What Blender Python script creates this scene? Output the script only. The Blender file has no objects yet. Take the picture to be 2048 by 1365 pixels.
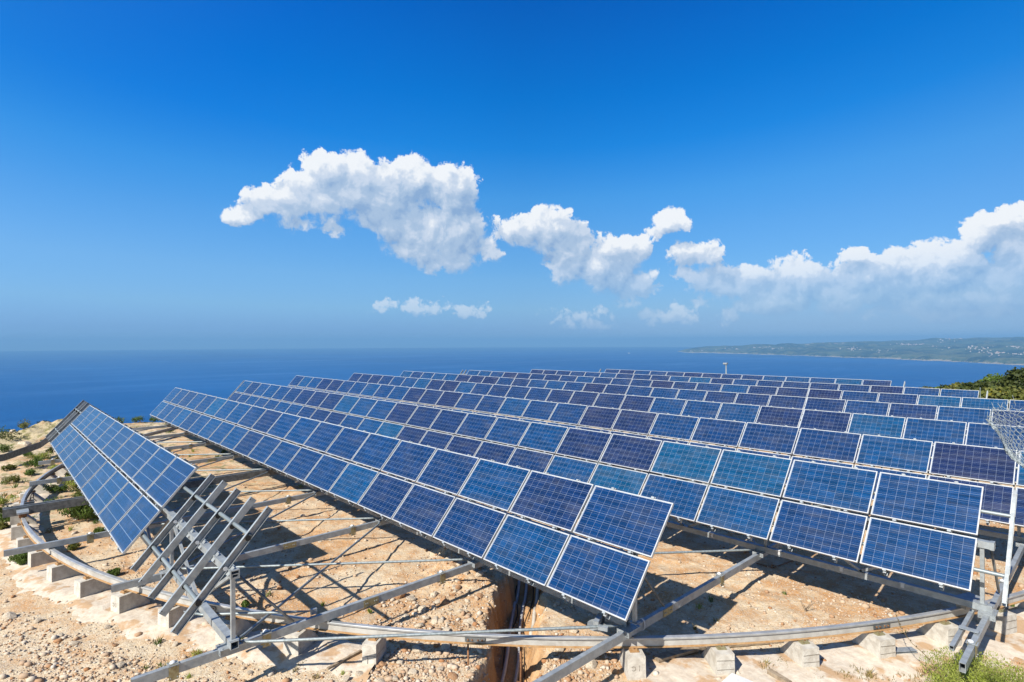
import bpy, math, random
import numpy as np
from mathutils import Vector, Matrix

rnd = random.Random(7)
S = bpy.context.scene
COL = S.collection
R_ = math.radians

# ------------------------------------------------------------------ camera
EYE = 5.45                       # eye height above the tracker's ground
YAW, PITCH, ROLL = -0.82386, 0.000675, -0.003513
FPX = 1138.11                    # focal length for a 2048 px wide frame
def cam_axes():
    f = Vector((math.sin(YAW)*math.cos(PITCH), math.cos(YAW)*math.cos(PITCH), math.sin(PITCH)))
    r0 = Vector((math.cos(YAW), -math.sin(YAW), 0)); u0 = r0.cross(f)
    r = math.cos(ROLL)*r0 + math.sin(ROLL)*u0
    u = -math.sin(ROLL)*r0 + math.cos(ROLL)*u0
    return f, r, u
CF, CR, CU = cam_axes()
cam = bpy.data.cameras.new('camera'); cam.lens = FPX/2048*36; cam.sensor_width = 36
cam.clip_start = 0.05; cam.clip_end = 200000
camo = bpy.data.objects.new('camera', cam); COL.objects.link(camo)
camo.matrix_world = Matrix(((CR.x, CU.x, -CF.x, 0), (CR.y, CU.y, -CF.y, 0), (CR.z, CU.z, -CF.z, EYE), (0, 0, 0, 1)))
S.camera = camo

S.view_settings.view_transform = 'Standard'; S.view_settings.look = 'None'
S.view_settings.exposure = 0.75; S.view_settings.gamma = 1
try: S.view_settings.use_curve_mapping = False
except Exception: pass
S.render.engine = 'CYCLES'
S.cycles.use_denoising = True
S.cycles.max_bounces = 6; S.cycles.diffuse_bounces = 3; S.cycles.glossy_bounces = 3
S.cycles.transparent_max_bounces = 8; S.cycles.volume_bounces = 0
S.cycles.caustics_reflective = False; S.cycles.caustics_refractive = False

# ------------------------------------------------------------------ sun and sky
SUN = Vector((0.10, -0.75, 0.655)).normalized()         # towards the sun
sl = bpy.data.lights.new('sun', 'SUN'); sl.energy = 5.0; sl.angle = R_(0.5); sl.color = (1.0, 0.94, 0.84)
so = bpy.data.objects.new('sun', sl); COL.objects.link(so)
so.rotation_euler = (-SUN).to_track_quat('-Z', 'Y').to_euler(); so.location = (0, -10, 40)

SKY_STRENGTH = 0.0707
W = bpy.data.worlds.new('World'); S.world = W; W.use_nodes = True
try: W.cycles.sampling_method = 'MANUAL'; W.cycles.sample_map_resolution = 256
except Exception: pass
def N(nt, t, **kw):
    n = nt.nodes.new(t)
    for k, v in kw.items(): setattr(n, k, v)
    return n
def L(nt, a, b): nt.links.new(a, b)
def M_(nt, op, a, b=None, c=None, clamp=False):
    n = nt.nodes.new('ShaderNodeMath'); n.operation = op; n.use_clamp = clamp
    for i, v in enumerate((a, b, c)):
        if v is None: continue
        if isinstance(v, (int, float)): n.inputs[i].default_value = v
        else: nt.links.new(v, n.inputs[i])
    return n.outputs[0]
def MIX(nt, fac, a, b, mode='MIX'):
    n = nt.nodes.new('ShaderNodeMix'); n.data_type = 'RGBA'; n.blend_type = mode
    for s, v in ((n.inputs[0], fac), (n.inputs[6], a), (n.inputs[7], b)):
        if isinstance(v, (int, float)): s.default_value = v
        elif isinstance(v, tuple): s.default_value = v if len(v) == 4 else (*v, 1)
        else: nt.links.new(v, s)
    return n.outputs[2]
def SMOOTH(nt, v, lo, hi, a=0.0, b=1.0, kind='SMOOTHSTEP'):
    n = nt.nodes.new('ShaderNodeMapRange'); n.interpolation_type = kind
    nt.links.new(v, n.inputs[0])
    for i, x in zip((1, 2, 3, 4), (lo, hi, a, b)): n.inputs[i].default_value = x
    return n.outputs[0]
def NOISE(nt, vec, scale, detail=4, rough=0.55, dist=0.0, out=0, dim='3D'):
    n = nt.nodes.new('ShaderNodeTexNoise'); n.noise_dimensions = dim
    n.inputs['Scale'].default_value = scale; n.inputs['Detail'].default_value = detail
    n.inputs['Roughness'].default_value = rough; n.inputs['Distortion'].default_value = dist
    if vec is not None: nt.links.new(vec, n.inputs['Vector'])
    return n.outputs[out]
def VMUL(nt, vec, s, off=(0, 0, 0)):
    n = nt.nodes.new('ShaderNodeMapping'); n.inputs['Scale'].default_value = s; n.inputs['Location'].default_value = off
    nt.links.new(vec, n.inputs['Vector']); return n.outputs[0]
def RAMP(nt, v, stops, interp='LINEAR'):
    n = nt.nodes.new('ShaderNodeValToRGB'); n.color_ramp.interpolation = interp
    e = n.color_ramp.elements
    while len(e) < len(stops): e.new(0.5)
    for el, (p, c) in zip(e, stops): el.position = p; el.color = (*c, 1)
    nt.links.new(v, n.inputs[0]); return n.outputs[0]
def srgb(r, g, b): return tuple(((c/255/12.92) if c/255 <= 0.04045 else ((c/255+0.055)/1.055)**2.4) for c in (r, g, b))

def build_world():
    nt = W.node_tree; nt.nodes.clear()
    out = N(nt, 'ShaderNodeOutputWorld'); bg = N(nt, 'ShaderNodeBackground'); L(nt, bg.outputs[0], out.inputs[0])
    bg.inputs[1].default_value = SKY_STRENGTH
    tc = N(nt, 'ShaderNodeTexCoord').outputs['Generated']
    # the horizon of the sea dips a little under eye level: let the sky reach down to it
    va = N(nt, 'ShaderNodeVectorMath', operation='ADD'); L(nt, tc, va.inputs[0]); va.inputs[1].default_value = (0, 0, 0.02)
    vn = N(nt, 'ShaderNodeVectorMath', operation='NORMALIZE'); L(nt, va.outputs[0], vn.inputs[0])
    sky = N(nt, 'ShaderNodeTexSky', sky_type='NISHITA', sun_disc=False)
    sky.sun_elevation = math.asin(SUN.z); sky.sun_rotation = math.atan2(SUN.x, SUN.y)
    sky.altitude = 0; sky.air_density = 1.0; sky.dust_density = 0.4; sky.ozone_density = 3.0
    L(nt, vn.outputs[0], sky.inputs[0])
    sep = N(nt, 'ShaderNodeSeparateXYZ'); L(nt, tc, sep.inputs[0])
    el = M_(nt, 'ARCSINE', sep.outputs[2])
    # a polarised, saturated sky: deeper blue overhead, paler towards both sides
    dotr = N(nt, 'ShaderNodeVectorMath', operation='DOT_PRODUCT'); L(nt, tc, dotr.inputs[0]); dotr.inputs[1].default_value = (0.73, 0.68, 0.0)
    side = M_(nt, 'POWER', M_(nt, 'ABSOLUTE', M_(nt, 'ADD', dotr.outputs['Value'], -0.0)), 2.0)
    ele = M_(nt, 'MULTIPLY', el, SMOOTH(nt, side, 0.0, 0.6, 1.0, 0.80, 'LINEAR'))
    tint = RAMP(nt, SMOOTH(nt, ele, -0.02, 0.60, kind='LINEAR'), TINT)
    # deep blue away from the sun; unseen sunward sky paled for less blue shadows
    dotf = N(nt, 'ShaderNodeVectorMath', operation='DOT_PRODUCT'); L(nt, tc, dotf.inputs[0]); dotf.inputs[1].default_value = tuple(SUN)
    tint2 = MIX(nt, SMOOTH(nt, dotf.outputs['Value'], -0.05, 0.7, 0.0, 0.9), tint, (1.0, 1.0, 1.0))
    skyc = MIX(nt, 1.0, sky.outputs[0], tint2, 'MULTIPLY')
    lft = N(nt, 'ShaderNodeVectorMath', operation='SCALE'); L(nt, skyc, lft.inputs[0])
    L(nt, M_(nt, 'MULTIPLY', SMOOTH(nt, dotr.outputs['Value'], -0.05, -0.75, 1.0, 1.42, 'LINEAR'), 1.0), lft.inputs['Scale']); skyc = lft.outputs[0]
    lh = M_(nt, 'MULTIPLY', SMOOTH(nt, dotr.outputs['Value'], -0.15, -0.75), SMOOTH(nt, el, 0.12, 0.40))
    skyc = MIX(nt, 1.0, skyc, MIX(nt, lh, (1, 1, 1), (0.22, 0.76, 0.92)), 'MULTIPLY')
    rh = M_(nt, 'MULTIPLY', SMOOTH(nt, dotr.outputs['Value'], -0.35, 0.55, 0.25, 0.75), SMOOTH(nt, el, 0.13, 0.01))
    skyc = MIX(nt, M_(nt, 'MULTIPLY', rh, SMOOTH(nt, dotf.outputs['Value'], 0.3, -0.1)), skyc, tuple(v*0.60/SKY_STRENGTH for v in srgb(162, 192, 220)))
    # clouds: noise-broken banks placed by azimuth and elevation
    k = 1/SKY_STRENGTH
    az = M_(nt, 'ARCTAN2', sep.outputs[0], sep.outputs[1])
    ae0 = N(nt, 'ShaderNodeCombineXYZ'); L(nt, az, ae0.inputs[0]); L(nt, el, ae0.inputs[1])
    wrp = NOISE(nt, tc, 13.0, 5, 0.68, 0.0, out=1); wsc = N(nt, 'ShaderNodeVectorMath', operation='SUBTRACT'); L(nt, wrp, wsc.inputs[0]); wsc.inputs[1].default_value = (.5, .5, .5)
    ae = N(nt, 'ShaderNodeVectorMath', operation='MULTIPLY_ADD'); L(nt, wsc.outputs[0], ae.inputs[0]); ae.inputs[1].default_value = (.085, .065, 0); L(nt, ae0.outputs[0], ae.inputs[2])
    def mask(pos, cl):
        m = None
        for (a, e, ra, re, kk) in cl:
            v = N(nt, 'ShaderNodeVectorMath', operation='MULTIPLY_ADD'); L(nt, pos, v.inputs[0]); v.inputs[1].default_value = (1/ra, 1/re, 0); v.inputs[2].default_value = (-a/ra, -e/re, 0)
            d = N(nt, 'ShaderNodeVectorMath', operation='DOT_PRODUCT'); L(nt, v.outputs[0], d.inputs[0]); L(nt, v.outputs[0], d.inputs[1])
            g = M_(nt, 'MULTIPLY_ADD', d.outputs['Value'], -kk, kk)
            m = g if m is None else M_(nt, 'SMOOTH_MAX', m, g, 0.3)
        return M_(nt, 'MAXIMUM', m, -1.5)
    def detail(off, d1, d2):
        vo = N(nt, 'ShaderNodeVectorMath', operation='ADD'); L(nt, tc, vo.inputs[0]); vo.inputs[1].default_value = off
        n1 = NOISE(nt, vo.outputs[0], 15.0, d1, 0.64, 0.5)
        wn = NOISE(nt, vo.outputs[0], 34.0, 2, 0.6, 0.0, out=1)
        wv = N(nt, 'ShaderNodeVectorMath', operation='MULTIPLY_ADD'); L(nt, wn, wv.inputs[0]); wv.inputs[1].default_value = (.026,)*3; L(nt, vo.outputs[0], wv.inputs[2])
        vor = N(nt, 'ShaderNodeTexVoronoi', feature='SMOOTH_F1'); vor.inputs['Scale'].default_value = 36; vor.inputs['Smoothness'].default_value = 0.5
        vor.inputs['Detail'].default_value = d2; L(nt, wv.outputs[0], vor.inputs['Vector'])
        t = M_(nt, 'MULTIPLY', M_(nt, 'ADD', n1, -0.5), 2.5)
        if d2: t = M_(nt, 'MULTIPLY_ADD', M_(nt, 'ADD', NOISE(nt, vo.outputs[0], 55.0, 5, 0.7, 1.0), -0.5), 1.3, t)
        return M_(nt, 'MULTIPLY_ADD', M_(nt, 'ADD', vor.outputs['Distance'], -0.42), -0.9, t)
    def clouded(cl):
        p2 = N(nt, 'ShaderNodeVectorMath', operation='ADD'); L(nt, ae.outputs[0], p2.inputs[0]); p2.inputs[1].default_value = (-0.010, 0.024, 0)
        m1 = mask(ae.outputs[0], cl); m2 = mask(p2.outputs[0], cl)
        d1 = detail((0, 0, 0), 9, 1.5); d2 = detail(tuple(CR*(-0.006)+Vector((0, 0, 0.012))), 4, 0)
        x = M_(nt, 'ADD', d1, M_(nt, 'ADD', m1, 0.24))
        big = M_(nt, 'SUBTRACT', m1, m2); rel = M_(nt, 'SUBTRACT', d1, d2)
        bot = SMOOTH(nt, big, 0.0, -0.9)
        cov = M_(nt, 'DIVIDE', M_(nt, 'ADD', x, 0.05), M_(nt, 'MULTIPLY_ADD', bot, 0.8, 0.42), clamp=True)
        cov = SMOOTH(nt, cov, 0.0, 1.0)
        sh = M_(nt, 'MULTIPLY_ADD', big, 0.40, M_(nt, 'MULTIPLY_ADD', rel, 0.50, 0.56))  # lit tops and shaded undersides are painted into the cloud colour
        sh = M_(nt, 'ADD', sh, SMOOTH(nt, x, 0.1, 1.6, 0.10, -0.10, 'LINEAR'), clamp=True)
        cc = RAMP(nt, sh, [(0.0, srgb(132, 162, 198)), (0.30, srgb(160, 182, 208)), (0.60, srgb(190, 203, 220)), (0.95, srgb(229, 232, 235))], 'EASE')
        kc = N(nt, 'ShaderNodeVectorMath', operation='SCALE'); L(nt, cc, kc.inputs[0]); kc.inputs['Scale'].default_value = k*0.707
        hz = SMOOTH(nt, el, 0.02, 0.16, 0.30, 0.97)
        c = MIX(nt, M_(nt, 'MULTIPLY', cov, hz), skyc, kc.outputs[0])
        b2 = N(nt, 'ShaderNodeBackground'); b2.inputs[1].default_value = SKY_STRENGTH; L(nt, c, b2.inputs[0]); return b2
    L(nt, skyc, bg.inputs[0])
    cl = sorted(CLOUDS); cut = AZ_CUT
    left = clouded([c for c in cl if c[0]-c[2]*1.7 < cut]); right = clouded([c for c in cl if c[0]+c[2]*1.7 > cut])
    m1 = N(nt, 'ShaderNodeMixShader'); L(nt, M_(nt, 'GREATER_THAN', az, cut), m1.inputs[0]); L(nt, left.outputs[0], m1.inputs[1]); L(nt, right.outputs[0], m1.inputs[2])
    band = M_(nt, 'MULTIPLY', M_(nt, 'MULTIPLY', M_(nt, 'GREATER_THAN', el, 0.0), M_(nt, 'LESS_THAN', el, 0.36)), M_(nt, 'MULTIPLY', M_(nt, 'GREATER_THAN', az, -1.45), M_(nt, 'LESS_THAN', az, 0.35)))
    m2 = N(nt, 'ShaderNodeMixShader'); L(nt, band, m2.inputs[0]); L(nt, bg.outputs[0], m2.inputs[1]); L(nt, m1.outputs[0], m2.inputs[2])
    L(nt, m2.outputs[0], out.inputs[0])

def px_dir(x, y):
    return (CF*FPX + CR*(x-1024) + CU*(682.5-y)).normalized()
def px_azel(x, y):
    d = px_dir(x, y); return math.atan2(d.x, d.y), math.asin(d.z)
TINT = [(0.0, (0.135, 0.37, 0.95)), (0.0653, (0.222, 0.43, 0.885)), (0.1219, (0.37, 0.612, 0.907)), (0.2063, (0.434, 0.716, 0.971)), (0.3258, (0.38, 0.80, 1.12)), (0.4258, (0.28, 0.86, 1.26)), (0.5562, (0.06, 0.78, 1.39)),
        (0.68, (0.010, 0.724, 1.448)), (0.7962, (0.007, 0.666, 1.475)), (0.9044, (0.008, 0.599, 1.445))]
CLOUDS = []
# bearings of the cloud banks as seen from the hilltop: (x, y, half width, half height, firmness)
for (x, y, w, h, k) in [
    (500, 425, 40, 18, 0.9), (560, 408, 60, 34, 1.3), (610, 392, 56, 52, 1.5), (655, 342, 42, 40, 1.7), (700, 372, 70, 62, 1.9), (770, 395, 80, 58, 1.9), (820, 368, 56, 46, 2.0),
    (900, 385, 48, 52, 2.0), (908, 450, 54, 62, 1.6), (850, 465, 80, 52, 1.5), (890, 512, 62, 42, 1.1), (790, 440, 70, 40, 1.4), (935, 490, 36, 34, 0.9), (985, 505, 26, 26, 0.8), (590, 448, 46, 22, 0.9), (665, 452, 30, 22, 0.7),
    (1048, 460, 50, 36, 1.5), (1100, 456, 54, 44, 1.6), (1130, 525, 44, 46, 1.3), (1140, 485, 40, 40, 1.1), (1235, 503, 50, 36, 1.7), (1215, 540, 56, 40, 1.4), (1262, 578, 50, 38, 0.9), (1180, 520, 24, 20, 0.8),
    (1340, 448, 36, 20, 1.2), (1302, 468, 24, 10, 0.7), (1392, 508, 50, 30, 1.2), (1432, 512, 22, 20, 1.0), (1432, 562, 58, 38, 1.0), (1385, 548, 34, 26, 0.8),
    (1505, 562, 54, 38, 1.3), (1600, 565, 84, 48, 1.5), (1560, 604, 90, 32, 1.5), (1710, 515, 32, 20, 1.4), (1770, 562, 110, 54, 1.6), (1880, 548, 100, 64, 1.7), (1690, 594, 90, 30, 1.0),
    (1985, 468, 50, 46, 1.7), (2034, 440, 26, 38, 1.6), (2090, 520, 130, 104, 1.8), (1950, 592, 220, 46, 1.5), (1800, 612, 190, 22, 0.9), (2300, 540, 200, 90, 1.5),
    (840, 613, 50, 11, 0.5), (770, 620, 26, 7, 0.4), (945, 622, 30, 11, 0.7), (1340, 632, 52, 18, 0.8), (1150, 632, 70, 13, 0.4), (1220, 648, 46, 8, 0.35), (1452, 636, 24, 20, 0.5), (1402, 605, 22, 12, 0.6)]:
    a, e = px_azel(x, y); a2, e2 = px_azel(x+w, y); a3, e3 = px_azel(x, y-h)
    CLOUDS.append((a, e, abs(a2-a)*1.18+0.004, abs(e3-e)*1.15+0.003, k))
AZ_CUT = px_azel(1182, 560)[0]
build_world()

# ------------------------------------------------------------------ mesh helpers
class MB:
    def __init__(s): s.v = []; s.f = []; s.m = []
    def add(s, v, f, m=0):
        b = len(s.v); s.v += [tuple(p) for p in v]; s.f += [tuple(i+b for i in q) for q in f]; s.m += [m]*len(f)
    def box(s, c, d, rot=None, m=0):
        c = Vector(c); hx, hy, hz = d[0]/2, d[1]/2, d[2]/2
        vs = [Vector((x, y, z)) for z in (-hz, hz) for y in (-hy, hy) for x in (-hx, hx)]
        if rot is not None: vs = [rot @ p for p in vs]
        s.add([c+p for p in vs], [(0, 2, 3, 1), (4, 5, 7, 6), (0, 1, 5, 4), (2, 6, 7, 3), (0, 4, 6, 2), (1, 3, 7, 5)], m)
    def profile(s, a, b, pts, up=(0, 0, 1), cap=True, m=0, closed=True):
        """sweep a 2D outline (side, up) from a to b"""
        a, b = Vector(a), Vector(b); t = (b-a).normalized(); up = Vector(up)
        sd = t.cross(up).normalized(); up = sd.cross(t).normalized(); n = len(pts)
        vs = [a+sd*x+up*y for x, y in pts]+[b+sd*x+up*y for x, y in pts]
        fs = [(i, i+n, (i+1) % n+n, (i+1) % n) for i in range(n if closed else n-1)]
        if cap: fs += [tuple(range(n)), tuple(range(2*n-1, n-1, -1))]
        s.add(vs, fs, m)
    def bar(s, a, b, w, h, up=(0, 0, 1), m=0):
        s.profile(a, b, [(-w/2, -h/2), (w/2, -h/2), (w/2, h/2), (-w/2, h/2)], up, m=m)
    def hollow(s, a, b, w, h, t=0.008, up=(0, 0, 1), m=0):
        a, b = Vector(a), Vector(b); d = (b-a).normalized(); up = Vector(up)
        sd = d.cross(up).normalized(); up = sd.cross(d).normalized()
        o = [(-w/2, -h/2), (w/2, -h/2), (w/2, h/2), (-w/2, h/2)]; q = [(x-math.copysign(t, x), y-math.copysign(t, y)) for x, y in o]
        P = lambda c, l: [c+sd*x+up*y for x, y in l]
        vs = P(a, o)+P(b, o)+P(a, q)+P(b, q)
        fs = [(i, i+4, (i+1) % 4+4, (i+1) % 4) for i in range(4)]+[(8+i, 8+(i+1) % 4, 12+(i+1) % 4, 12+i) for i in range(4)]
        fs += [(i, (i+1) % 4, 8+(i+1) % 4, 8+i) for i in range(4)]+[(4+i, 12+i, 12+(i+1) % 4, 4+(i+1) % 4) for i in range(4)]
        s.add(vs, fs, m)
    def channel(s, a, b, w, h, t=0.006, up=(0, 0, 1), flip=1, m=0):
        """C section: web on one side, flanges top and bottom"""
        o = [(-w/2, -h/2), (w/2, -h/2), (w/2, -h/2+t), (-w/2+t, -h/2+t), (-w/2+t, h/2-t), (w/2, h/2-t), (w/2, h/2), (-w/2, h/2)]
        if flip < 0: o = [(-x, y) for x, y in o][::-1]
        a, b = Vector(a), Vector(b); d = (b-a).normalized(); up = Vector(up)
        sd = d.cross(up).normalized(); up = sd.cross(d).normalized(); n = 8
        vs = [a+sd*x+up*y for x, y in o]+[b+sd*x+up*y for x, y in o]
        fs = [(i, i+n, (i+1) % n+n, (i+1) % n) for i in range(n)]
        cp = [(0, 1, 2, 3), (0, 3, 4, 7), (4, 5, 6, 7)]
        if flip < 0: cp = [(7, 6, 5, 4), (7, 4, 3, 0), (3, 2, 1, 0)]
        fs += cp+[tuple(q+n for q in reversed(c)) for c in cp]
        s.add(vs, fs, m)
    def tube(s, pts, r, n=8, m=0, cap=True):
        pts = [Vector(p) for p in pts]; rs = r if isinstance(r, (list, tuple)) else [r]*len(pts)
        b = len(s.v); prev = None
        for i, p in enumerate(pts):
            t = (pts[min(i+1, len(pts)-1)]-pts[max(i-1, 0)]).normalized()
            if prev is None: prev = t.orthogonal().normalized()
            prev = (prev-t*prev.dot(t)); prev = prev.normalized() if prev.length > 1e-6 else t.orthogonal().normalized()
            q = t.cross(prev)
            for k in range(n):
                a = 2*math.pi*k/n; s.v.append(tuple(p+prev*(rs[i]*math.cos(a))+q*(rs[i]*math.sin(a))))
        for i in range(len(pts)-1):
            for k in range(n):
                s.f.append((b+i*n+k, b+i*n+(k+1) % n, b+(i+1)*n+(k+1) % n, b+(i+1)*n+k)); s.m.append(m)
        if cap:
            s.f.append(tuple(b+k for k in range(n-1, -1, -1))); s.m.append(m)
            e = b+(len(pts)-1)*n; s.f.append(tuple(e+k for k in range(n))); s.m.append(m)
    def mesh(s, name, mats, smooth=False):
        me = bpy.data.meshes.new(name); me.from_pydata(s.v, [], s.f)
        for m in (mats if isinstance(mats, (list, tuple)) else [mats]): me.materials.append(m)
        if any(s.m): me.polygons.foreach_set('material_index', s.m)
        if smooth: me.polygons.foreach_set('use_smooth', [True]*len(s.f))
        me.update(); return me
    def build(s, name, mats, parent=None, smooth=False): return obj(name, s.mesh(name, mats, smooth), parent)
def obj(name, me, parent=None, loc=None):
    o = bpy.data.objects.new(name, me); COL.objects.link(o)
    if parent is not None: o.parent = parent
    if loc is not None: o.location = loc
    return o
def tag(o, label=None, cat=None, group=None, kind=None):
    if label: o['label'] = label
    if cat: o['category'] = cat
    if group: o['group'] = group
    if kind: o['kind'] = kind
    return o
def thing(name, label, cat, loc=(0, 0, 0), group=None):
    o = bpy.data.objects.new(name, None); COL.objects.link(o); o.location = loc; o.empty_display_size = 0.2
    return tag(o, label, cat, group)
def np_mesh(name, V, F, mats, smooth=False, mi=None):
    me = bpy.data.meshes.new(name); V = np.asarray(V, np.float32); F = np.asarray(F, np.int32); k = F.shape[1]
    me.vertices.add(len(V)); me.vertices.foreach_set('co', V.ravel())
    me.loops.add(F.size); me.loops.foreach_set('vertex_index', F.ravel())
    me.polygons.add(len(F)); me.polygons.foreach_set('loop_start', np.arange(0, F.size, k, dtype=np.int32))
    me.polygons.foreach_set('loop_total', np.full(len(F), k, np.int32))
    for m in (mats if isinstance(mats, (list, tuple)) else [mats]): me.materials.append(m)
    if mi is not None: me.polygons.foreach_set('material_index', np.asarray(mi, np.int32))
    if smooth: me.polygons.foreach_set('use_smooth', np.ones(len(F), bool))
    me.update(calc_edges=True); return me

# ------------------------------------------------------------------ value noise for shapes
def vnoise(x, y, seed=0):
    x = np.asarray(x, float); y = np.asarray(y, float)
    xi = np.floor(x).astype(np.int64); yi = np.floor(y).astype(np.int64); fx = x-xi; fy = y-yi
    fx = fx*fx*(3-2*fx); fy = fy*fy*(3-2*fy)
    def h(a, b):
        n = (a*374761393+b*668265263+seed*974711) & 0x7fffffff
        n = ((n ^ (n >> 13))*1274126177) & 0x7fffffff
        return ((n ^ (n >> 16)) & 0xffff)/65535.0
    return (h(xi, yi)*(1-fx)+h(xi+1, yi)*fx)*(1-fy)+(h(xi, yi+1)*(1-fx)+h(xi+1, yi+1)*fx)*fy
def fbm(x, y, o=4, seed=0, g=0.5):
    a, s, t = 1.0, 0.0, 0.0
    for i in range(o):
        s = s+a*vnoise(x*2**i, y*2**i, seed+i*17); t += a; a *= g
    return s/t*2-1

# ------------------------------------------------------------------ materials
ALB = 0.71   # real-world albedo level of every surface
def dim(nt, c):
    return MIX(nt, 1.0, c, (ALB, ALB, ALB), 'MULTIPLY')
def mat(name):
    m = bpy.data.materials.new(name); m.use_nodes = True; nt = m.node_tree
    b = nt.nodes['Principled BSDF']; return m, nt, b
def setv(nt, s, v):
    if isinstance(v, (int, float)): s.default_value = v
    elif isinstance(v, tuple): s.default_value = (*v, 1) if len(v) == 3 else v
    else: nt.links.new(v, s)
def bump(nt, b, h, strength=0.3, dist=0.02):
    n = nt.nodes.new('ShaderNodeBump'); n.inputs['Strength'].default_value = strength; n.inputs['Distance'].default_value = dist
    nt.links.new(h, n.inputs['Height']); nt.links.new(n.outputs[0], b.inputs['Normal'])
def simple(name, c1, c2, scale=8, rough=0.6, metal=0.0, bs=0.0, bscale=40, detail=5, spec=0.5):
    m, nt, b = mat(name); tc = nt.nodes.new('ShaderNodeTexCoord').outputs['Object']
    n = NOISE(nt, tc, scale, detail, 0.6)
    setv(nt, b.inputs['Base Color'], dim(nt, MIX(nt, SMOOTH(nt, n, 0.35, 0.65), c1, c2)))
    setv(nt, b.inputs['Roughness'], rough); setv(nt, b.inputs['Metallic'], metal); b.inputs['Specular IOR Level'].default_value = spec
    if bs: bump(nt, b, NOISE(nt, tc, bscale, 4, 0.6), bs)
    return m
STEEL = simple('galvanised_steel', (0.35, 0.38, 0.40), (0.47, 0.51, 0.53), 7, 0.48, 0.3, 0.05, 60)
def _stain(m):
    nt = m.node_tree; b = nt.nodes['Principled BSDF']; tc = nt.nodes.new('ShaderNodeNewGeometry').outputs['Position']
    src = b.inputs['Base Color'].links[0].from_socket
    n = NOISE(nt, tc, 2.6, 6, 0.72); c = MIX(nt, SMOOTH(nt, n, 0.58, 0.70, 0, 0.35), src, (0.20, 0.17, 0.14)); nt.links.new(c, b.inputs['Base Color'])
    nt.links.new(SMOOTH(nt, NOISE(nt, tc, 30, 3, 0.6), 0.35, 0.65, 0.36, 0.60), b.inputs['Roughness'])
_stain(STEEL)
STEEL_DK = simple('weathered_steel', (0.13, 0.14, 0.14), (0.24, 0.25, 0.25), 9, 0.55, 0.35, 0.1, 50)
PIPE = simple('zinc_pipe', (0.24, 0.28, 0.29), (0.36, 0.41, 0.43), 20, 0.5, 0.35)
FRAME = simple('anodised_aluminium', (0.60, 0.61, 0.61), (0.70, 0.71, 0.71), 6, 0.38, 0.25)
BACK = simple('panel_backsheet', (0.62, 0.62, 0.60), (0.70, 0.70, 0.68), 3, 0.6)
PLATE = simple('chromated_plate', (0.36, 0.29, 0.14), (0.46, 0.42, 0.26), 22, 0.5, 0.5)
CAPW = simple('white_cap', (0.75, 0.76, 0.76), (0.82, 0.83, 0.83), 20, 0.35)
CONC = simple('block_concrete', (0.52, 0.47, 0.40), (0.70, 0.66, 0.58), 7, 0.9, 0, 0.5, 45)
SEAM = simple('block_joint', (0.20, 0.17, 0.13), (0.26, 0.22, 0.17), 7, 0.95)
WOOD = simple('weathered_wood', (0.26, 0.19, 0.12), (0.42, 0.33, 0.23), 15, 0.85, 0, 0.4, 60)
RUST = simple('rust', (0.20, 0.085, 0.035), (0.36, 0.17, 0.07), 30, 0.85, 0, 0.3, 80)
RAILHEAD = simple('rail_head', (0.45, 0.46, 0.46), (0.60, 0.61, 0.61), 4, 0.4, 0.4)
RAILWEB = simple('rail_web', (0.48, 0.46, 0.42), (0.62, 0.61, 0.57), 5, 0.6, 0.1)
RAILFOOT = simple('rail_foot', (0.42, 0.22, 0.08), (0.50, 0.32, 0.16), 12, 0.8, 0.0)
BLACK = simple('black_hole', (0.01, 0.01, 0.01), (0.015, 0.015, 0.015), 5, 0.8)
CONDUIT = simple('grey_conduit', (0.48, 0.48, 0.50), (0.60, 0.60, 0.62), 9, 0.5)
CONDUIT2 = simple('tan_conduit', (0.55, 0.50, 0.42), (0.66, 0.61, 0.53), 9, 0.6)
ROCKM = simple('limestone', (0.58, 0.45, 0.31), (0.82, 0.72, 0.57), 6, 0.95, 0, 0.8, 25)
ROCKO = simple('orange_stone', (0.45, 0.21, 0.09), (0.58, 0.38, 0.22), 5, 0.95, 0, 0.7, 25)
BARK = simple('bark', (0.10, 0.07, 0.05), (0.16, 0.12, 0.08), 12, 0.9)

def leafmat(name, c1, c2, c3=None, scale=1.5):
    m, nt, b = mat(name); g = nt.nodes.new('ShaderNodeNewGeometry')
    n = NOISE(nt, g.outputs['Position'], scale, 3, 0.6)
    c = MIX(nt, SMOOTH(nt, n, 0.35, 0.65), c1, c2)
    if c3: c = MIX(nt, M_(nt, 'GREATER_THAN', g.outputs['Random Per Island'], 0.92), c, c3)
    else: c = MIX(nt, M_(nt, 'MULTIPLY', g.outputs['Random Per Island'], 0.45), c, (c1[0]*.35, c1[1]*.35, c1[2]*.35))
    setv(nt, b.inputs['Base Color'], dim(nt, c)); b.inputs['Roughness'].default_value = 0.6
    b.inputs['Specular IOR Level'].default_value = 0.25
    tr = nt.nodes.new('ShaderNodeBsdfTranslucent'); nt.links.new(dim(nt, c), tr.inputs[0])
    ms = nt.nodes.new('ShaderNodeMixShader'); ms.inputs[0].default_value = 0.3
    nt.links.new(b.outputs[0], ms.inputs[1]); nt.links.new(tr.outputs[0], ms.inputs[2])
    nt.links.new(ms.outputs[0], nt.nodes['Material Output'].inputs[0]); return m
LEAF_DK = leafmat('dark_foliage', (0.055, 0.085, 0.022), (0.13, 0.15, 0.04))
LEAF_MD = leafmat('mid_foliage', (0.10, 0.17, 0.025), (0.19, 0.27, 0.055))
LEAF_BR = leafmat('bright_foliage', (0.36, 0.44, 0.06), (0.52, 0.58, 0.13))
LEAF_DRY = leafmat('dry_grass', (0.30, 0.22, 0.08), (0.42, 0.33, 0.14), (0.18, 0.22, 0.06))
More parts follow.
